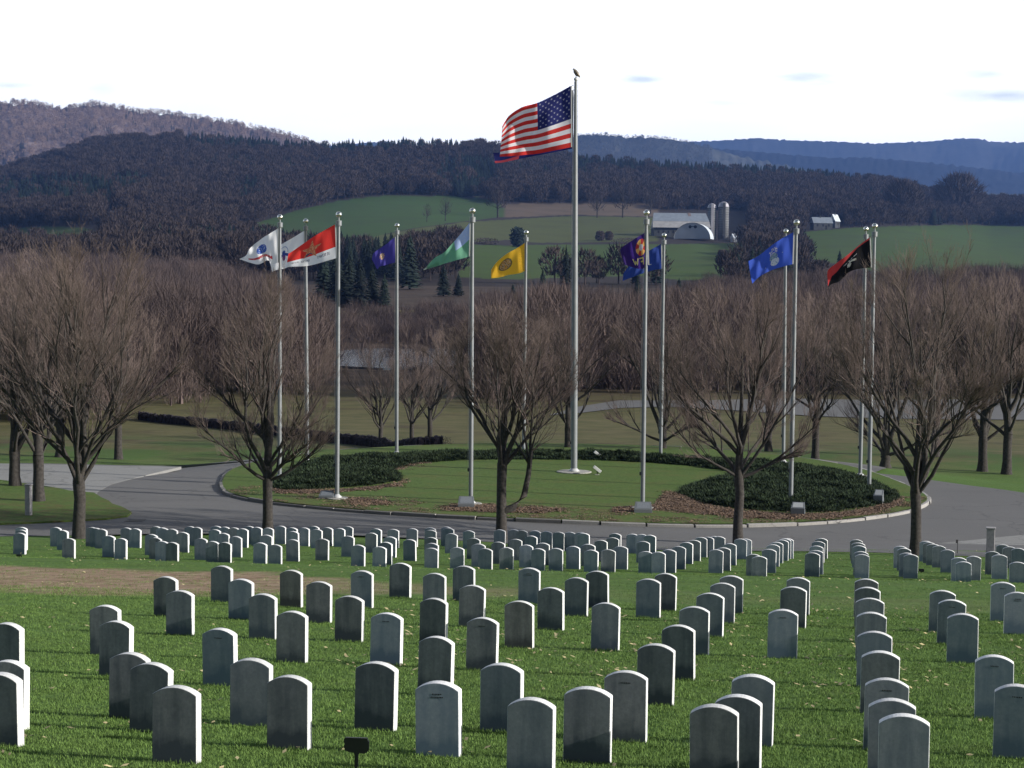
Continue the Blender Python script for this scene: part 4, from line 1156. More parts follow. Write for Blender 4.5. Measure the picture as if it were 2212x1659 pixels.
# ================================================================= TREES
def bare_tree(seed, H, R, fork, r0, nl=9, levels=4, dens=1.0, side=None, lift=.0, wide=1.0):
    """bare deciduous tree: returns (wood MB, twig MB). H height, R crown radius, fork height of the first limbs."""
    rg = random.Random(seed); wood, twig = MB(), MB()
    zc = fork*.55 + H*.52; hz = H - zc; hb = zc - fork*.75
    ox = rg.uniform(-.05, .05)*R
    def inside(p):
        dz = p[2] - zc
        e = (dz/hz)**2 if dz > 0 else (dz/hb)**2
        return ((p[0] - ox)/R)**2 + (p[1]/R)**2 + e < 1
    def branch(p, d, L, r, lv, out):
        n = 7 if lv == 1 else 5 if lv == 2 else 3 if lv == 3 else 2
        pts, rad = [p], [r]; st = L/n; dirs = [d]
        trop = (.085, .075, .06, .05)[min(lv - 1, 3)]
        for i in range(n):
            j = (.15, .14, .11, .10, .10)[lv - 1]
            d = (d[0] + rg.gauss(0, j), d[1] + rg.gauss(0, j), d[2] + rg.gauss(0, j*.6) + trop*(7/n))
            l = sqrt(d[0]**2 + d[1]**2 + d[2]**2); d = (d[0]/l, d[1]/l, d[2]/l)
            q = pts[-1]; q = (q[0] + d[0]*st, q[1] + d[1]*st, q[2] + d[2]*st)
            if i > (3 if lv == 1 else 0) and not inside(q) and rg.random() < (.75 if lv < 4 else .45): break
            pts.append(q); rad.append(max(r*(1 - .88*(i + 1)/n), (.0042 if lv < 3 else (.0027 if r0 > .3 else .0024)))); dirs.append(d)
        if len(pts) < 2: return
        (wood if lv <= 2 else twig).tube(pts, rad, 6 if lv == 1 else 4 if lv == 2 else 3)
        if lv >= levels + 1: return
        nc = {1: 11, 2: 8, 3: 5, 4: 1.4}[lv]*dens
        nc = int(nc) + (rg.random() < nc - int(nc))
        m = len(pts) - 1
        for c in range(nc):
            t = rg.uniform(.16 if lv == 1 else .12, 1.0)**.85*m; i = min(m - 1, int(t)); f = t - i
            a, b = pts[i], pts[i + 1]; q = (a[0] + (b[0] - a[0])*f, a[1] + (b[1] - a[1])*f, a[2] + (b[2] - a[2])*f)
            dd = dirs[min(i + 1, len(dirs) - 1)]
            ang = radians(rg.uniform(16, 40)); az = rg.uniform(0, 2*pi)
            u = Vector(dd).orthogonal().normalized(); w = Vector(dd).cross(u)
            nd = Vector(dd)*cos(ang) + (u*cos(az) + w*sin(az))*sin(ang)
            # reach outwards and up, towards the light
            o2 = Vector((q[0], q[1], 0)); o2 = o2.normalized()*.12 if o2.length > .2 else Vector()
            nd = (nd + o2 + Vector((0, 0, .16))).normalized()
            rr = max((rad[i] + (rad[i + 1] - rad[i])*f)*rg.uniform(.42, .66), (.0042 if lv < 3 else (.0027 if r0 > .3 else .0024)))
            LL = {1: .50, 2: .50, 3: .62, 4: .75}[lv]*L*rg.uniform(.6, 1.15)*(1.15 - .45*t/m)
            branch(q, tuple(nd), LL, rr, lv + 1, out)
    # trunk with flared foot
    tp = [(0, 0, -.15), (0, 0, .06), (rg.gauss(0, .01), rg.gauss(0, .01), fork*.3), (rg.gauss(0, .02), 0, fork*.7), (rg.gauss(0, .02), 0, fork)]
    wood.tube(tp, [r0*1.5, r0*1.22, r0*1.02, r0*.95, r0*1.0], 12)
    # leader and limbs
    base = tp[-1]
    for k in range(nl + 2):
        lead = k >= nl
        az = 2*pi*k/nl + rg.uniform(-.35, .35)
        h0 = fork*(.93 + .05*(k % 3)) + (rg.uniform(0, .18)*(H - fork) if k % 3 else 0)
        tilt = radians(rg.uniform(4, 14) if lead else rg.uniform(24, 70)*wide)
        if h0 > fork*1.1 and not lead: tilt *= .85
        d = (sin(tilt)*cos(az), sin(tilt)*sin(az), cos(tilt))
        L = (H - h0)*(.90 if lead else .84)*(.78 + .22*cos(tilt)) ; L = min(L, R*1.18/max(.25, sin(tilt)))
        branch((0, 0, h0), d, L, r0*(.62 if lead else rg.uniform(.36, .52)), 1, None)
    lt = H*.5
    wood.tube([base, (.02, .01, fork + .16*(H - fork)), (.03, -.02, fork + .32*(H - fork)), (.05, .0, fork + .5*(H - fork)), (.0, .05, fork + .72*(H - fork))], [r0*.95, r0*.70, r0*.45, r0*.25, r0*.05], 10)
    if side:   # a heavy low limb that swings out and up
        for q in side: 
            wood.tube([(0, 0, q[2]), (q[0]*.45, q[1]*.45, q[2] + .16), (q[0]*.85, q[1]*.85, q[2] + .55), (q[0], q[1], q[2] + 1.2), (q[0]*1.12, q[1]*1.1, q[2] + 2.2)], [r0*.80, r0*.72, r0*.62, r0*.54, r0*.40], 9)
            for _ in range(5):
                az = rg.uniform(0, 6.28); tl = radians(rg.uniform(10, 40))
                branch((q[0]*1.05, q[1]*1.05, q[2] + rg.uniform(1.2, 2.1)), (sin(tl)*cos(az), sin(tl)*sin(az), cos(tl)), (H - q[2])*.5, r0*.28, 2, None)
    return wood, twig
def set_tree(px, base, label, wood, twig, group, rz=0.0, sc=1.0, start=6, dz=0.0, wm='bark', tm='twig'):
    x, y, z = hit(px, base, 0, start)
    root = empty('bare_tree', (x, y, z + dz), rz); root.scale = (sc,)*3
    if not isinstance(wood, bpy.types.Mesh): wood = wood.mesh('trunk', M[wm], True); twig = twig.mesh('crown', M[tm])
    for nm, me in (('trunk', wood), ('crown', twig)):
        o = bpy.data.objects.new(nm, me); COL.objects.link(o); o.parent = root
    tag(root, label, 'tree', group)
    return root, wood, twig
def px_h(px, base, top, start=6):
    x, y, z = hit(px, base, 0, start); d = ray(px, top); return CAMZ + d[2]*y - z, y/FPX
BIG = [ # px, base, top, fork y, crown half width px, seed, limbs, label
 (171, 1163, 533, 1042, 222, 5, 11, 'large bare tree at the left, standing between headstones and road', 16, None, 1.0),
 (578, 1156, 606, 1030, 168, 8, 10, 'bare tree in front of the left edge of the flag circle', 13, None, 1.0),
 (1083, 1166, 668, 1000, 158, 21, 9, 'bare tree below the yellow flag with a heavy low limb curving right', 13, [(.84, -.1, .90)], .85),
 (1594, 1176, 610, 1022, 178, 34, 10, 'bare tree in front of the right juniper bed', 12, None, 1.05),
 (1977, 1200, 560, 1062, 190, 55, 9, 'bare tree at the right, behind the last headstones', 14, None, .95)]
G1 = 'bare trees along the near edge of the road'
for px, base, top, fk, hw, seed, nl, lab, tw, side, wide in BIG:
    H, k = px_h(px, base, top); fork = px_h(px, base, fk)[0]
    wd, tg = bare_tree(seed, H*1.03, hw*k*1.06, fork, tw*k*.84, nl, 4, 1.0, side, 0, wide)
    set_tree(px, base, lab, wd, tg, G1)
# middle-distance trees: four grown forms, copied
FORMS = []
for s_, (H, R, fk, r0, nl) in enumerate([(7.6, 2.9, 1.5, .17, 8), (8.4, 3.4, 1.3, .2, 8), (6.6, 2.5, 1.5, .15, 7), (8.0, 3.6, .5, .2, 9)]):
    wd, tg = bare_tree(100 + s_*7, H, R, fk, r0, nl, 4, .86)
    FORMS.append((wd.mesh('trunk', M['bark'], True), tg.mesh('crown', M['twig']), H))
G2 = 'bare trees beyond the flag circle'
MIDT = [(33, 1052, 545, 1, 'bare tree at the far left edge, left of the grey post'), (84, 1086, 560, 0, 'bare tree just behind the grey post on the left lawn'),
 (256, 990, 640, 2, 'bare tree beyond the road right of the largest left tree'), (822, 968, 745, 0, 'slim bare tree left of the purple flag pole, in line with its foot'),
 (889, 962, 745, 2, 'thin bare tree right of the purple flag pole'), (929, 957, 715, 0, 'bare tree between the purple and green flag poles'),
 (1226, 975, 660, 1, 'bare tree directly behind the central flagpoles'), (1432, 985, 640, 3, 'low forked bare tree behind the plain blue flag pole'),
 (1761, 992, 640, 0, 'straight bare tree behind the right juniper bed'), (1912, 1012, 590, 3, 'many stemmed bare tree right of the black flag pole'),
 (2122, 1016, 600, 1, 'bare tree beyond the road right of the rightmost big tree'), (2174, 1022, 590, 0, 'rightmost bare tree beyond the road at the picture edge'),
 (130, 985, 600, 1, 'bare tree beyond the side road behind the largest left tree'), (1660, 975, 650, 1, 'bare tree beyond the circle left of the bright blue flag pole'),
 (2020, 985, 610, 2, 'bare tree half hidden behind the rightmost big tree'), (-60, 1020, 560, 1, 'bare tree cut by the left picture edge')]
for i, (px, base, top, fm, lab) in enumerate(MIDT):
    st = 6 if base > 1040 else 88
    H, k = px_h(px, base, top, st)
    wd, tg, H0 = FORMS[fm]
    set_tree(px, base, lab, wd, tg, G2, rz=i*1.37, sc=H/H0, start=st)

# ---- simple far forms for woods (thousands of copies as one mass)
def far_tree(seed, n=210, H=10.0, R=3.4, w=.10, low=.22, tr=.28):
    rg = random.Random(seed); m = MB()
    m.tube([(0, 0, -.8), (0, 0, H*.3), (rg.uniform(-.3, .3), 0, H*.75)], [tr, tr*.7, tr*.28], 4)
    for _ in range(n):
        z = H*rg.uniform(low, .93); t = (z/H - low)/(1 - low); rr = R*sin(pi*min(1, t*.80 + .17))**.8
        a = rg.uniform(0, 2*pi); r = rr*sqrt(rg.random())
        p = Vector((r*cos(a), r*sin(a), z)); out = Vector((cos(a)*.55*r/R, sin(a)*.55*r/R, .85)) + Vector((rg.gauss(0, .3), rg.gauss(0, .3), rg.gauss(0, .15)))
        q = p + out.normalized()*rg.uniform(.9, 2.3); s = out.cross(Vector((rg.gauss(0, 1), rg.gauss(0, 1), rg.gauss(0, 1)))).normalized()*w*rg.uniform(.6, 1.4)
        m.quad(p - s, p + s, q)
    return m
def far_conifer(seed, H=12.0, R=2.6, n=26):
    rg = random.Random(seed); m = MB()
    m.tube([(0, 0, -.8), (0, 0, H*.95)], [.22, .03], 4)
    for i in range(n):
        t = i/(n - 1); z = H*(.08 + .9*t); r = R*(1 - t)**.85 + .12
        for k in range(9):
            a = 2*pi*(k + rg.random()*.8)/9; rr = r*rg.uniform(.65, 1.12)
            p = Vector((0, 0, z + H*.035)); q = Vector((rr*cos(a), rr*sin(a), z - H*.05*rg.uniform(.4, 1.3)))
            s = Vector((-sin(a), cos(a), 0))*rr*.34
            m.quad(p, q - s, q + Vector((cos(a), sin(a), -.1))*.25, q + s)
    return m
def scatter(name, pts, forms, mat, base=None, extra=None):
    """pts: (x, y, z, rot, scale). One 'stuff' object whose copies are placed by geometry nodes."""
    me = bpy.data.meshes.new(name); me.from_pydata([p[:3] for p in pts], [], [])
    for nm, k in (('turn', 3), ('grow', 4)):
        at = me.attributes.new(nm, 'FLOAT', 'POINT'); at.data.foreach_set('value', [p[k] for p in pts])
    me.materials.append(mat)
    o = bpy.data.objects.new(name, me); COL.objects.link(o); o['kind'] = 'stuff'
    ng = bpy.data.node_groups.new(name, 'GeometryNodeTree')
    ng.interface.new_socket('Geometry', in_out='INPUT', socket_type='NodeSocketGeometry')
    ng.interface.new_socket('Geometry', in_out='OUTPUT', socket_type='NodeSocketGeometry')
    N, L = ng.nodes, ng.links
    gi, go = N.new('NodeGroupInput'), N.new('NodeGroupOutput')
    iop = N.new('GeometryNodeInstanceOnPoints'); jn = N.new('GeometryNodeJoinGeometry')
    for i, f in enumerate(forms):
        fo = bpy.data.objects.new(name + '_form', f); 
        oi = N.new('GeometryNodeObjectInfo'); oi.inputs['Object'].default_value = fo
        try: oi.inputs['As Instance'].default_value = True
        except Exception: pass
        L.new(oi.outputs['Geometry'], jn.inputs[0])
    L.new(gi.outputs[0], iop.inputs['Points']); L.new(jn.outputs[0], iop.inputs['Instance'])
    iop.inputs['Pick Instance'].default_value = True
    rv = N.new('FunctionNodeRandomValue'); rv.data_type = 'INT'
    for s in rv.inputs:
        if s.name == 'Min' and s.type == 'INT': s.default_value = 0
        if s.name == 'Max' and s.type == 'INT': s.default_value = len(forms) - 1
    ro = [s for s in rv.outputs if s.type == 'INT' and s.enabled]
    L.new((ro or [rv.outputs[2]])[0], iop.inputs['Instance Index'])
    def attr(nm):
        a = N.new('GeometryNodeInputNamedAttribute'); a.data_type = 'FLOAT'; a.inputs[0].default_value = nm
        return [s for s in a.outputs if s.enabled and s.name == 'Attribute'][0]
    cx_ = N.new('ShaderNodeCombineXYZ'); L.new(attr('turn'), cx_.inputs[2]); L.new(cx_.outputs[0], iop.inputs['Rotation'])
    L.new(attr('grow'), iop.inputs['Scale'])
    out = iop.outputs[0]
    if base is not None:
        bo = bpy.data.objects.new(name + '_base', base); oi = N.new('GeometryNodeObjectInfo'); oi.inputs['Object'].default_value = bo
        j2 = N.new('GeometryNodeJoinGeometry'); L.new(out, j2.inputs[0]); L.new(oi.outputs['Geometry'], j2.inputs[0]); out = j2.outputs[0]
    L.new(out, go.inputs[0])
    md = o.modifiers.new('scatter', 'NODES'); md.node_group = ng
    return o
FT = [far_tree(s, 400, 10, 4.1, .20).mesh('far_tree', M['wood_far']) for s in (1, 2, 3, 4)]
FC = [far_conifer(s).mesh('far_conifer', M['conifer']) for s in (5, 6)]
rw = random.Random(9)
# conifer patches on the far hill (photo polygons)
CONI = [[(590, 318), (620, 300), (700, 312), (800, 318), (1000, 322), (1000, 332), (850, 330), (760, 345), (640, 335)],
 [(400, 285), (620, 285), (760, 310), (1010, 312), (990, 330), (760, 340), (600, 338), (400, 325)],
 [(-60, 400), (250, 395), (330, 400), (300, 430), (240, 458), (60, 455), (-60, 450)],
 [(500, 405), (560, 400), (570, 450), (520, 460)], [(960, 350), (1060, 350), (1080, 410), (1000, 430), (940, 400)],
 [(1240, 345), (1500, 360), (1700, 372), (1860, 385), (1870, 400), (1700, 395), (1500, 385), (1240, 372)],
 [(690, 545), (860, 545), (870, 660), (700, 662)], [(1440, 590), (1540, 600), (1560, 660), (1450, 660)]]
P1_, P2_ = [], []
def wood_ok(x, y, z, px, py):
    for poly, k in FIELDS:
        if in_poly(px, py, poly) or (y < 1700 and (in_poly(px, py - 14, poly) or in_poly(px, py - 7, poly))) or ((k == 4 or px > 1700) and y < 1000 and (in_poly(px, py - 26, poly) or in_poly(px, py - 40, poly))): return False
    return True
n_try = 26000
for _ in range(n_try):
    y = 620 + (2260 - 620)*rw.random()**.72
    x = rw.uniform(-.40, .40)*y
    z = ground(x, y); px, py = project(x, y, z)
    if not (-700 < px < 2900): continue
    if not wood_ok(x, y, z, px, py): continue
    if 1395 < px < 1625 and 455 < py < 530: continue          # farmyard
    if 1735 < px < 1830 and 482 < py < 530: continue
    if abs(px - 245) < 22 and 460 < py < 492: continue
    if abs(px - 198) < 24 and 505 < py < 540: continue
    co = any(in_poly(px, py - 5, q) for q in CONI) and rw.random() < .93
    cl = noise.noise(Vector((x*.006, y*.004, 5)))
    if cl > .38 and rw.random() < .5: co = True
    s = rw.uniform(.85, 1.5)
    if px > 1600 and y < 900 and rw.random() < .75: continue
    if co: P2_.append((x, y, z, rw.uniform(0, 6.3), s*(.95 if y > 1500 else .85)))
    else: P1_.append((x, y, z, rw.uniform(0, 6.3), s*(1.15 if y > 1300 else .95)))
def below(px, base, pts, sc):
    x, y, z = hit(px, base, 0, 610); pts.append((x, y, z, rw.uniform(0, 6), sc))
scatter('hillside_wood', P1_, FT, M['wood_far'])
scatter('hillside_conifers', P2_, FC, M['conifer'])
# woods on the left and near-right ridges' skylines
P3_ = []
for _ in range(9000):
    px = rw.uniform(-500, 720); t = rw.random()**.6
    Z = 2750 + 1450*t; x = (px - CX)/FPX*Z
    P3_.append((px, t))
def ridge_z(tab, Z0, Z1, zb, px, t):
    yc = lerp_table(tab, px) - .0105*(px - CX); zc = rel_at(Z1, yc) + CAMZ
    Z = Z0 + (Z1 - Z0)*t; x = (px - CX)/FPX*Z
    h = zb + (zc - zb)*t**.85
    if 0 < t < 1: h += (zc - zb)*.09*noise.noise(Vector((x*.0016, Z*.0016, 3)))*sin(pi*t)*2
    return x, Z, h
P4_ = []
for _ in range(9000):
    px = rw.uniform(1120, 1530); t = rw.random()**.6; P4_.append(ridge_z(NEAR_BLUE, 4200, 5600, -60, px, t)[:3] + (rw.uniform(0, 6), rw.uniform(.6, 1.0)))
M['wood_mauve'] = simple('mauve_wood_crowns', (.25, .182, .150), 1.0, vary=.3, scale=.004, each=.35)
FT2 = [far_tree(s, 60, 11, 4.6, .45).mesh('far_tree', M['wood_mauve']) for s in (11, 12)]
scatter('distant_wood', [ridge_z(LEFT_HILL, 2750, 4200, -30, px, t)[:3] + (rw.uniform(0, 6), rw.uniform(.8, 1.3)) for px, t in P3_], FT2, M['wood_mauve'])
M['wood_ridge'] = simple('grey_green_wood', (.105, .11, .105), 1.0, vary=.3, scale=.004, each=.3)
scatter('ridge_wood', P4_, [far_tree(s, 60, 11, 4.6, .45).mesh('far_tree', M['wood_ridge']) for s in (13, 14)], M['wood_ridge'])
P3c = [(rw.uniform(-300, 700), rw.random()) for _ in range(2600)]
P3c = [(px, t) for px, t in P3c if noise.noise(Vector((px*.006, t*4, 2))) > (.12 if px < 180 else -.05) or (t > .93 and rw.random() < .5)]
FC2 = [far_conifer(31, 13, 3.6, 8).mesh('far_conifer', M['conifer'])]
scatter('distant_conifers', [ridge_z(LEFT_HILL, 2750, 4200, -30, px, t)[:3] + (rw.uniform(0, 6), rw.uniform(.8, 1.3)) for px, t in P3c], FC2, M['conifer'])

# ---- reddish thicket on the valley floor
FN = [far_tree(s, 560, 8.5, 3.1, .022, .06, .12).mesh('thicket_tree', M['wood_near']) for s in (21, 22, 23, 24)]
THK = [(-400, 520), (0, 528), (300, 538), (430, 560), (560, 600), (700, 648), (760, 694), (1000, 694), (1060, 640), (1200, 622), (1350, 640), (1450, 622), (1600, 600), (1750, 588), (1900, 578), (2212, 560), (2700, 550)]
PV = []
for _ in range(8800):
    y = 128 + 480*rw.random()**1.25
    x = rw.uniform(-.36, .36)*y; z = ground(x, y); px, py = project(x, y, z)
    if not (-350 < px < 2560): continue
    if 690 < px < 1030 and rw.random() < (.975 if y < 330 else .5): continue
    if 715 < px < 905 and 395 < y < 470: continue
    if 1030 <= px < 1240 and y < 165: continue
    if 230 < px < 1040 and y < 168: continue
    if 1240 < px and y < 185: continue
    if rw.random() > min(1, .35 + (y - 120)/220): continue
    h = rw.uniform(.62, 1.15)
    cap = (py - lerp_table(THK, px) - rw.uniform(-10, 30) - 30*noise.noise(Vector((px*.012, y*.01, 3))))/(8.5*FPX/y)
    h = min(h*1.1, cap)
    if h < .34: continue
    PV.append((x, y, z, rw.uniform(0, 6.3), h))
scatter('thicket', PV, FN, M['wood_near'])
FS = [far_tree(s, 260, 2.6, 1.5, .022, .02).mesh('scrub_bush', M['wood_near']) for s in (27, 28)]
PB = []
for _ in range(5200):
    y = rw.uniform(150, 420); x = rw.uniform(-.36, .36)*y; z = ground(x, y); px, py = project(x, y, z)
    if not (-300 < px < 2500) or (1240 < px and y < 178): continue
    if 715 < px < 905 and 395 < y < 440: continue
    if 690 < px < 1030 and y < 315 and rw.random() < .96: continue
    if noise.noise(Vector((x*.03, y*.02, 8))) < -.15 or rw.random() > (y - 130)/110: continue
    PB.append((x, y, z, rw.uniform(0, 6), rw.uniform(.45, 1.25)))
scatter('valley_scrub', PB, FS, M['wood_near'])

# ---- single trees on the fields and the dark conifers below them
CF = [far_conifer(41, 12, 2.7, 30).mesh('crown', M['conifer']), far_conifer(43, 12, 2.2, 26).mesh('crown', M['conifer'])]
CFT = MB(); CFT.tube([(0, 0, -.5), (0, 0, 5)], [.25, .15], 6); CFT = CFT.mesh('trunk', M['bark'])
def conifer(px, base, top, fm, label, wide=1.0, start=400):
    x, y, z = hit(px, base, 0, start); H = (base - top)*y/FPX
    root = empty('conifer', (x, y, z), px*.7); s = H/12; root.scale = (s*wide, s*wide, s)
    for nm, me in (('trunk', CFT), ('crown', CF[fm])):
        o = bpy.data.objects.new(nm, me); COL.objects.link(o); o.parent = root
    tag(root, label, 'conifer', 'dark conifers in the valley')
conifer(700, 655, 548, 0, 'dark conifer at the left end of the group behind the red and white flag pole', 1.2)
conifer(726, 662, 536, 1, 'tall dark conifer in the gap right of the red and white flag pole', 1.3)
conifer(752, 660, 548, 0, 'dark conifer second right of the red and white flag pole', 1.25)
conifer(778, 664, 556, 1, 'dark conifer in the middle of the group left of the purple flag', 1.3)
conifer(804, 660, 575, 0, 'dark conifer directly below the tip of the purple flag', 1.3)
conifer(830, 662, 590, 1, 'short dark conifer just left of the purple flag pole', 1.3)
conifer(885, 625, 502, 0, 'tall dark conifer standing alone right of the purple flag pole', 1.0)
conifer(958, 640, 570, 1, 'broad dark conifer just left of the green flag pole', 1.5)
conifer(990, 640, 590, 0, 'small dark conifer touching the green flag pole', 1.3)
conifer(1172, 650, 578, 1, 'pointed dark conifer between the yellow flag pole and the central pole', 1.2)
conifer(1108, 650, 612, 0, 'small dark conifer below the yellow flag', 1.3)
conifer(1222, 640, 528, 1, 'slender tall conifer just left of the central pole', .8)
conifer(1376, 660, 596, 1, 'dark conifer left of the dark purple flag pole', 1.3)
conifer(1466, 665, 600, 0, 'dark conifer right of the plain blue flag pole', 1.4)
conifer(1010, 315, 302, 0, 'single conifer poking above the wooded skyline left of centre', 1.6, 1500)
FBT = []
for s_ in (3, 4):
    wd, tg = bare_tree(200 + s_, 10, 3.6, 2.6, .22, 6, 3, .9); 
    for mb in (wd, tg): pass
    FBT.append((wd.mesh('trunk', M['bark'], True), tg.mesh('crown', M['wood_far'])))
FCB = far_tree(51, 200, 10, 3.4, .055, .25).mesh('crown', M['wood_far'])
def field_tree(px, base, top, label, wide=1.0, fm=0):
    x, y, z = hit(px, base, 0, 610); H = (base - top)*y/FPX
    root = empty('bare_tree', (x, y, z), px*.3); s = H/10; root.scale = (s*wide, s*wide, s)
    for nm, me in (('trunk', FBT[fm][0]), ('crown', FCB)):
        o = bpy.data.objects.new(nm, me); COL.objects.link(o); o.parent = root
    tag(root, label, 'tree', 'single bare trees on the hay fields')
DOME = far_tree(61, 2600, 10, 4.4, .085, .08).mesh('crown', M['wood_far'])
def dome_tree(px, base, top, label, wide=1.0, fm=0):
    x, y, z = hit(px, base, 0, 610); H = (base - top)*y/FPX
    root = empty('bare_tree', (x, y, z), px*.3); s = H/10.3; root.scale = (s*wide*.75, s*wide*.75, s)
    for nm, me in (('trunk', CFT), ('crown', DOME)):
        o = bpy.data.objects.new(nm, me); COL.objects.link(o); o.parent = root
    tag(root, label, 'tree', 'single bare trees on the hay fields')
field_tree(962, 478, 425, 'bare tree on the upper green field left of the green flag pole top', .8)
field_tree(922, 480, 440, 'smaller bare tree on the upper green field', .8, 1)
field_tree(1075, 470, 395, 'bare tree at the end of the field hedgerow right of the green flag pole top', 1.1)
field_tree(1290, 470, 415, 'bare tree behind the field right of the central pole', 1.1, 1)
field_tree(1345, 470, 405, 'second bare tree at the field edge right of the central pole', 1.1)
field_tree(1405, 462, 408, 'bare tree above the barn roof left end', 1.1, 1)
dome_tree(2070, 468, 374, 'broad rounded bare tree on the right skyline', 1.75)
dome_tree(1950, 474, 388, 'rounded bare tree on the right hill top', 1.6, 1)
field_tree(1600, 580, 505, 'bare tree on the slope below the small bluish building', 1.2)
def shrub(px, base, w, h, label, mat, name='shrub'):
    x, y, z = hit(px, base, 0, 610); k = y/FPX; r = random.Random(int(px)); m = MB()
    W, H = w/2*k, h*k
    for _ in range(700):
        a = r.uniform(0, 6.28); t = r.uniform(0, 1); q = sqrt(r.random())
        c = Vector((W*q*cos(a)*sin(pi*(.12 + .8*t))**.5, W*.7*q*sin(a), H*t)); d = Vector((r.gauss(0, 1), r.gauss(0, 1), r.gauss(.3, 1))).normalized()*H*.16
        e = d.orthogonal().normalized()*H*.06; m.quad(c - e, c + e, c + d)
    m.tube([(0, 0, -.5), (0, 0, H*.5)], [.3, .15], 5)
    o = m.build(name, mat); o.location = (x, y, z); tag(o, label, 'shrub', 'shrubs on the hay fields')
shrub(1118, 533, 32, 40, 'round dark green bush on the field above the yellow flag', M['conifer'])
shrub(1296, 520, 22, 20, 'small round bush on the olive field right of the central pole', M['wood_far'])
shrub(1315, 519, 20, 19, 'second small round bush on the olive field right of the central pole', M['wood_far'])
shrub(1050, 528, 60, 14, 'low dark scrub between the two green fields', M['wood_far'])
shrub(1360, 528, 80, 14, 'low dark scrub line below the olive field', M['wood_far'])
shrub(1560, 575, 28, 34, 'dark scrub on the green field below the silos', M['wood_far'])

# ---- juniper bed round the back of the island
BED = [(592, 1052), (600, 1036), (640, 1008), (700, 995), (760, 990), (850, 985), (1000, 980), (1150, 981), (1300, 983), (1500, 992), (1650, 1003), (1760, 1012), (1850, 1030), (1905, 1050), (1936, 1066), (1938, 1078),
       (1915, 1088), (1860, 1096), (1790, 1106), (1700, 1106), (1600, 1100), (1520, 1086), (1466, 1066), (1480, 1052), (1530, 1040), (1590, 1030), (1580, 1020), (1500, 1008), (1400, 1000),
       (1300, 995), (1150, 993), (1000, 994), (900, 1001), (858, 1010), (850, 1018), (868, 1030), (862, 1040), (800, 1048), (700, 1056), (620, 1060)]
BP = [on_level(a, b, .14) for a, b in BED]
def edge_d(x, y):
    d = 9
    for a, b in zip(BP, BP[1:] + BP[:1]):
        vx, vy = b[0] - a[0], b[1] - a[1]; t = max(0, min(1, ((x - a[0])*vx + (y - a[1])*vy)/(vx*vx + vy*vy)))
        d = min(d, hypot(x - a[0] - vx*t, y - a[1] - vy*t))
    return d
def bed_h(x, y):
    d = edge_d(x, y)
    return .14 + min(1, d/.9)**.7*(.24 + .13*noise.noise(Vector((x*.9, y*.9, 1))) + .16*noise.noise(Vector((x*.35, y*.35, 6))))
bx0, bx1, by0, by1 = min(p[0] for p in BP), max(p[0] for p in BP), min(p[1] for p in BP), max(p[1] for p in BP)
st = .22; nx, ny = int((bx1 - bx0)/st) + 2, int((by1 - by0)/st) + 2
V, F, idx, PJ = [], [], {}, []
rj = random.Random(12)
for j in range(ny):
    for i in range(nx):
        x, y = bx0 + i*st, by0 + j*st
        if in_poly(x, y, BP): idx[i, j] = len(V); V.append((x, y, bed_h(x, y) - .07))
for (i, j) in idx:
    q = [(i, j), (i + 1, j), (i + 1, j + 1), (i, j + 1)]
    if all(p in idx for p in q): F.append(tuple(idx[p] for p in q))
bedm = bpy.data.meshes.new('juniper_mound'); bedm.from_pydata(V, [], F); bedm.materials.append(M['juniper']); bedm.update()
while len(PJ) < 9000:
    x, y = rj.uniform(bx0, bx1), rj.uniform(by0, by1)
    if in_poly(x, y, BP):
        e = edge_d(x, y); PJ.append((x, y, bed_h(x, y) - .10, rj.uniform(0, 6.3), rj.uniform(.8, 1.35)))
def spray(seed, n=40):
    rg = random.Random(seed); m = MB()
    for _ in range(n):
        a = rg.uniform(0, 6.28); el = rg.uniform(.1, 1.1); L = rg.uniform(.09, .21)
        d = Vector((cos(a)*cos(el), sin(a)*cos(el), sin(el))); s = Vector((-sin(a), cos(a), rg.uniform(-.5, .5)))*.014
        p = Vector((rg.gauss(0, .05), rg.gauss(0, .05), rg.uniform(0, .06))); q = p + d*L*.6; e = p + d*L
        m.quad(p, q - s, e, q + s)
    return m.mesh('juniper_spray', M['juniper'])
scatter('juniper_ground_cover', PJ, [spray(1), spray(2), spray(3)], M['juniper'], base=bedm)

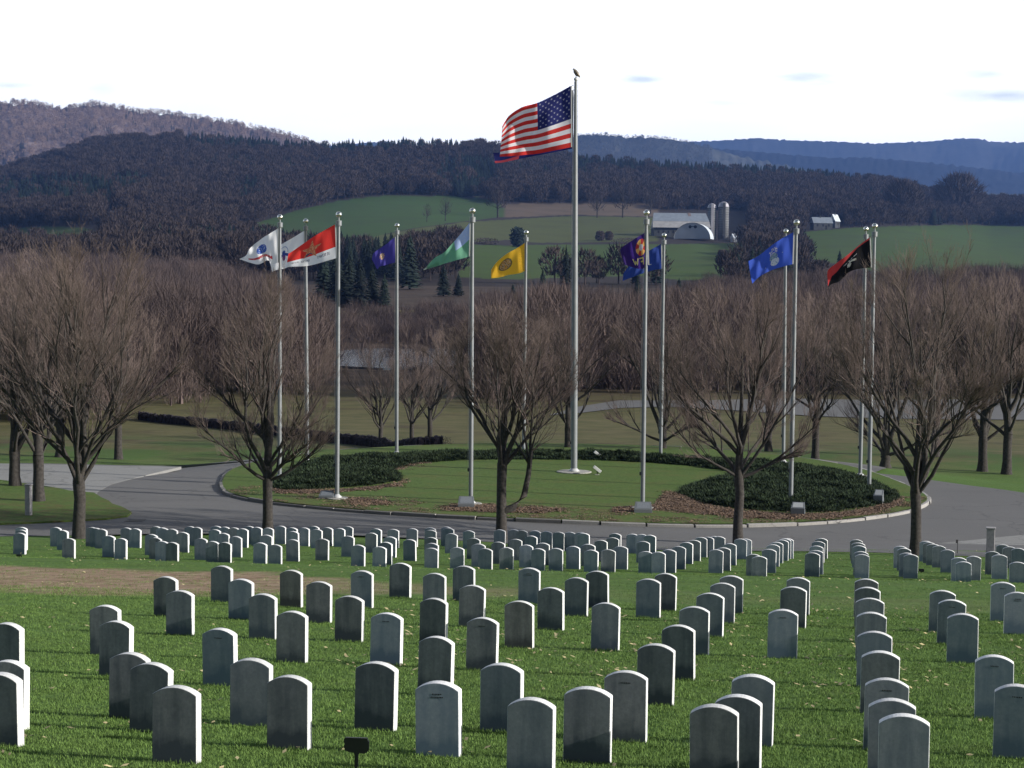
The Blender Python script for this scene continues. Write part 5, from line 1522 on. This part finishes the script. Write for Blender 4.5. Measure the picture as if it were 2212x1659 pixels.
# ---- fallen leaves: brown litter round the beds, pale ones over the lawns
def edge_q(Q, x, y):
    return min(hypot(x - a[0], y - a[1]) for a in Q)
def leaf_form(seed, mat, s=.05, n=5):
    rg = random.Random(seed); m = MB()
    for _ in range(n):
        c = Vector((rg.uniform(-.14, .14), rg.uniform(-.14, .14), rg.uniform(.004, .02))); a = rg.uniform(0, 6.3)
        u = Vector((cos(a), sin(a), rg.uniform(-.25, .5)))*s*rg.uniform(.6, 1.2); v = Vector((-sin(a), cos(a), rg.uniform(-.3, .5)))*s*.5
        m.quad(c - u, c + v*.9 - u*.1, c + u, c - v)
    return m.mesh('leaf', mat)
LB = [leaf_form(s, M['leaf_brown'], .040, 9) for s in (1, 2, 3)]
LP = [leaf_form(s, M['leaf_pale'], .025, 2) for s in (4, 5, 6)]
PLF = []
LIT = [([(1440, 1062), (1470, 1070), (1520, 1090), (1600, 1104), (1700, 1110), (1800, 1110), (1870, 1100), (1930, 1086), (1950, 1072), (1940, 1090), (1880, 1108), (1800, 1118), (1700, 1121), (1600, 1118), (1500, 1108), (1430, 1100), (1330, 1108), (1330, 1098), (1420, 1090)], 4200),
       ([(960, 1094), (1010, 1088), (1060, 1090), (1100, 1098), (1150, 1096), (1220, 1100), (1180, 1108), (1050, 1106), (960, 1102)], 900),
       ([(590, 1054), (700, 1060), (800, 1052), (866, 1044), (874, 1034), (880, 1040), (860, 1050), (800, 1058), (700, 1066), (600, 1066)], 700),
       ([(855, 1006), (900, 1000), (930, 999), (890, 1006), (860, 1016)], 160), ([(735, 1075), (800, 1074), (860, 1090), (760, 1092)], 260), ([(1660, 1075), (1700, 1075), (1720, 1095), (1670, 1092)], 260)]
for poly, n_ in LIT:
    Q = [on_level(a, b, .14) for a, b in poly]; x0, x1 = min(p[0] for p in Q), max(p[0] for p in Q); y0, y1 = min(p[1] for p in Q), max(p[1] for p in Q)
    c_ = 0
    while c_ < n_:
        x, y = rj.uniform(x0, x1), rj.uniform(y0, y1)
        if in_poly(x, y, Q) or (rj.random() < .10 and edge_q(Q, x, y) < .6): PLF.append((x, y, .145, rj.uniform(0, 6), rj.uniform(.8, 1.5))); c_ += 1
for _ in range(3000):
    a = rj.uniform(205, 335); r = kerb_r(a) - .25 - 3.6*rj.random()**1.6; x, y = ICX + r*cos(radians(a)), ICY + r*sin(radians(a))
    if noise.noise(Vector((x*.6, y*.6, 4))) > -.05 and not in_poly(x, y, BP): PLF.append((x, y, .145, rj.uniform(0, 6), rj.uniform(.5, 1.0)))
scatter('leaf_litter', PLF, LB, M['leaf_brown'])
PL = []
for _ in range(5200):
    y = rj.uniform(10, 54); x = rj.uniform(-.33, .33)*y
    s_ = x*sin(TH) + y*cos(TH); d_ = noise.noise(Vector((x*.5, y*.4, 3)))
    w = .12 + (.5 if 17 < s_ < 27 and x > -2 else 0) + .5*max(0, d_)
    if rj.random() < w: PL.append((x, y, ground(x, y) + .012, rj.uniform(0, 6), rj.uniform(.7, 1.7)))
scatter('fallen_leaves', PL, LP, M['leaf_pale'])
# ---- mown grass
def tuft(seed, n=26, h=.024, sp=.12):
    rg = random.Random(seed); m = MB()
    for _ in range(n):
        a = rg.uniform(0, 6.3); p = Vector((rg.uniform(-sp, sp), rg.uniform(-sp, sp), -.008)); L = h*rg.uniform(.6, 1.3)
        d = Vector((rg.gauss(0, .35), rg.gauss(0, .35), 1)).normalized()*L; s = Vector((cos(a), sin(a), 0))*.0028
        m.quad(p - s, p + s, p + d)
    return m.mesh('grass_tuft', M['grass_blade'])
PG = []
for _ in range(60000):
    y = 10 + 26*rj.random()**1.3; x = rj.uniform(-.32, .32)*y
    s_ = x*sin(TH) + y*cos(TH)
    if s_ > 26.2 and rj.random() < .8: continue
    PG.append((x, y, ground(x, y), rj.uniform(0, 6), rj.uniform(.7, 1.35)))
for _ in range(9000):
    y = rj.uniform(38, 54); x = rj.uniform(-.33, .33)*y; PG.append((x, y, ground(x, y), rj.uniform(0, 6), rj.uniform(.9, 1.4)))
scatter('grass', PG, [tuft(1), tuft(2), tuft(3), tuft(4)], M['grass_blade'])
# taller unmown blades hugging each near headstone
PS = []
for o in STONES:
    if o.location.y > 36: continue
    for _ in range(26):
        u = rj.uniform(-.17, .17); e = rj.choice((-1, 1)); v = e*(ST/2 + rj.uniform(.0, .03))
        c_, s__ = cos(o.rotation_euler[2]), sin(o.rotation_euler[2])
        x, y = o.location.x + u*c_ - v*s__, o.location.y + u*s__ + v*c_; PS.append((x, y, ground(x, y), rj.uniform(0, 6), rj.uniform(1.0, 1.6)))
scatter('grass_at_stones', PS, [tuft(8, 7, .034, .03), tuft(9, 7, .034, .03)], M['grass_blade'])
# ================================================================= AIR
hz = MB(); hz.box(-7500, 7500, -80, 11500, -90, 870)
t = NT('air'); t.N.remove(t.p)
pv = t.new('ShaderNodeVolumePrincipled'); pv.inputs['Color'].default_value = (.20, .38, .92, 1); pv.inputs['Density'].default_value = HAZE
pv.inputs['Anisotropy'].default_value = .2
t.L.new(pv.outputs[0], t.N['Material Output'].inputs['Volume'])
hazeo = hz.build('haze', t.m); hazeo['kind'] = 'stuff'
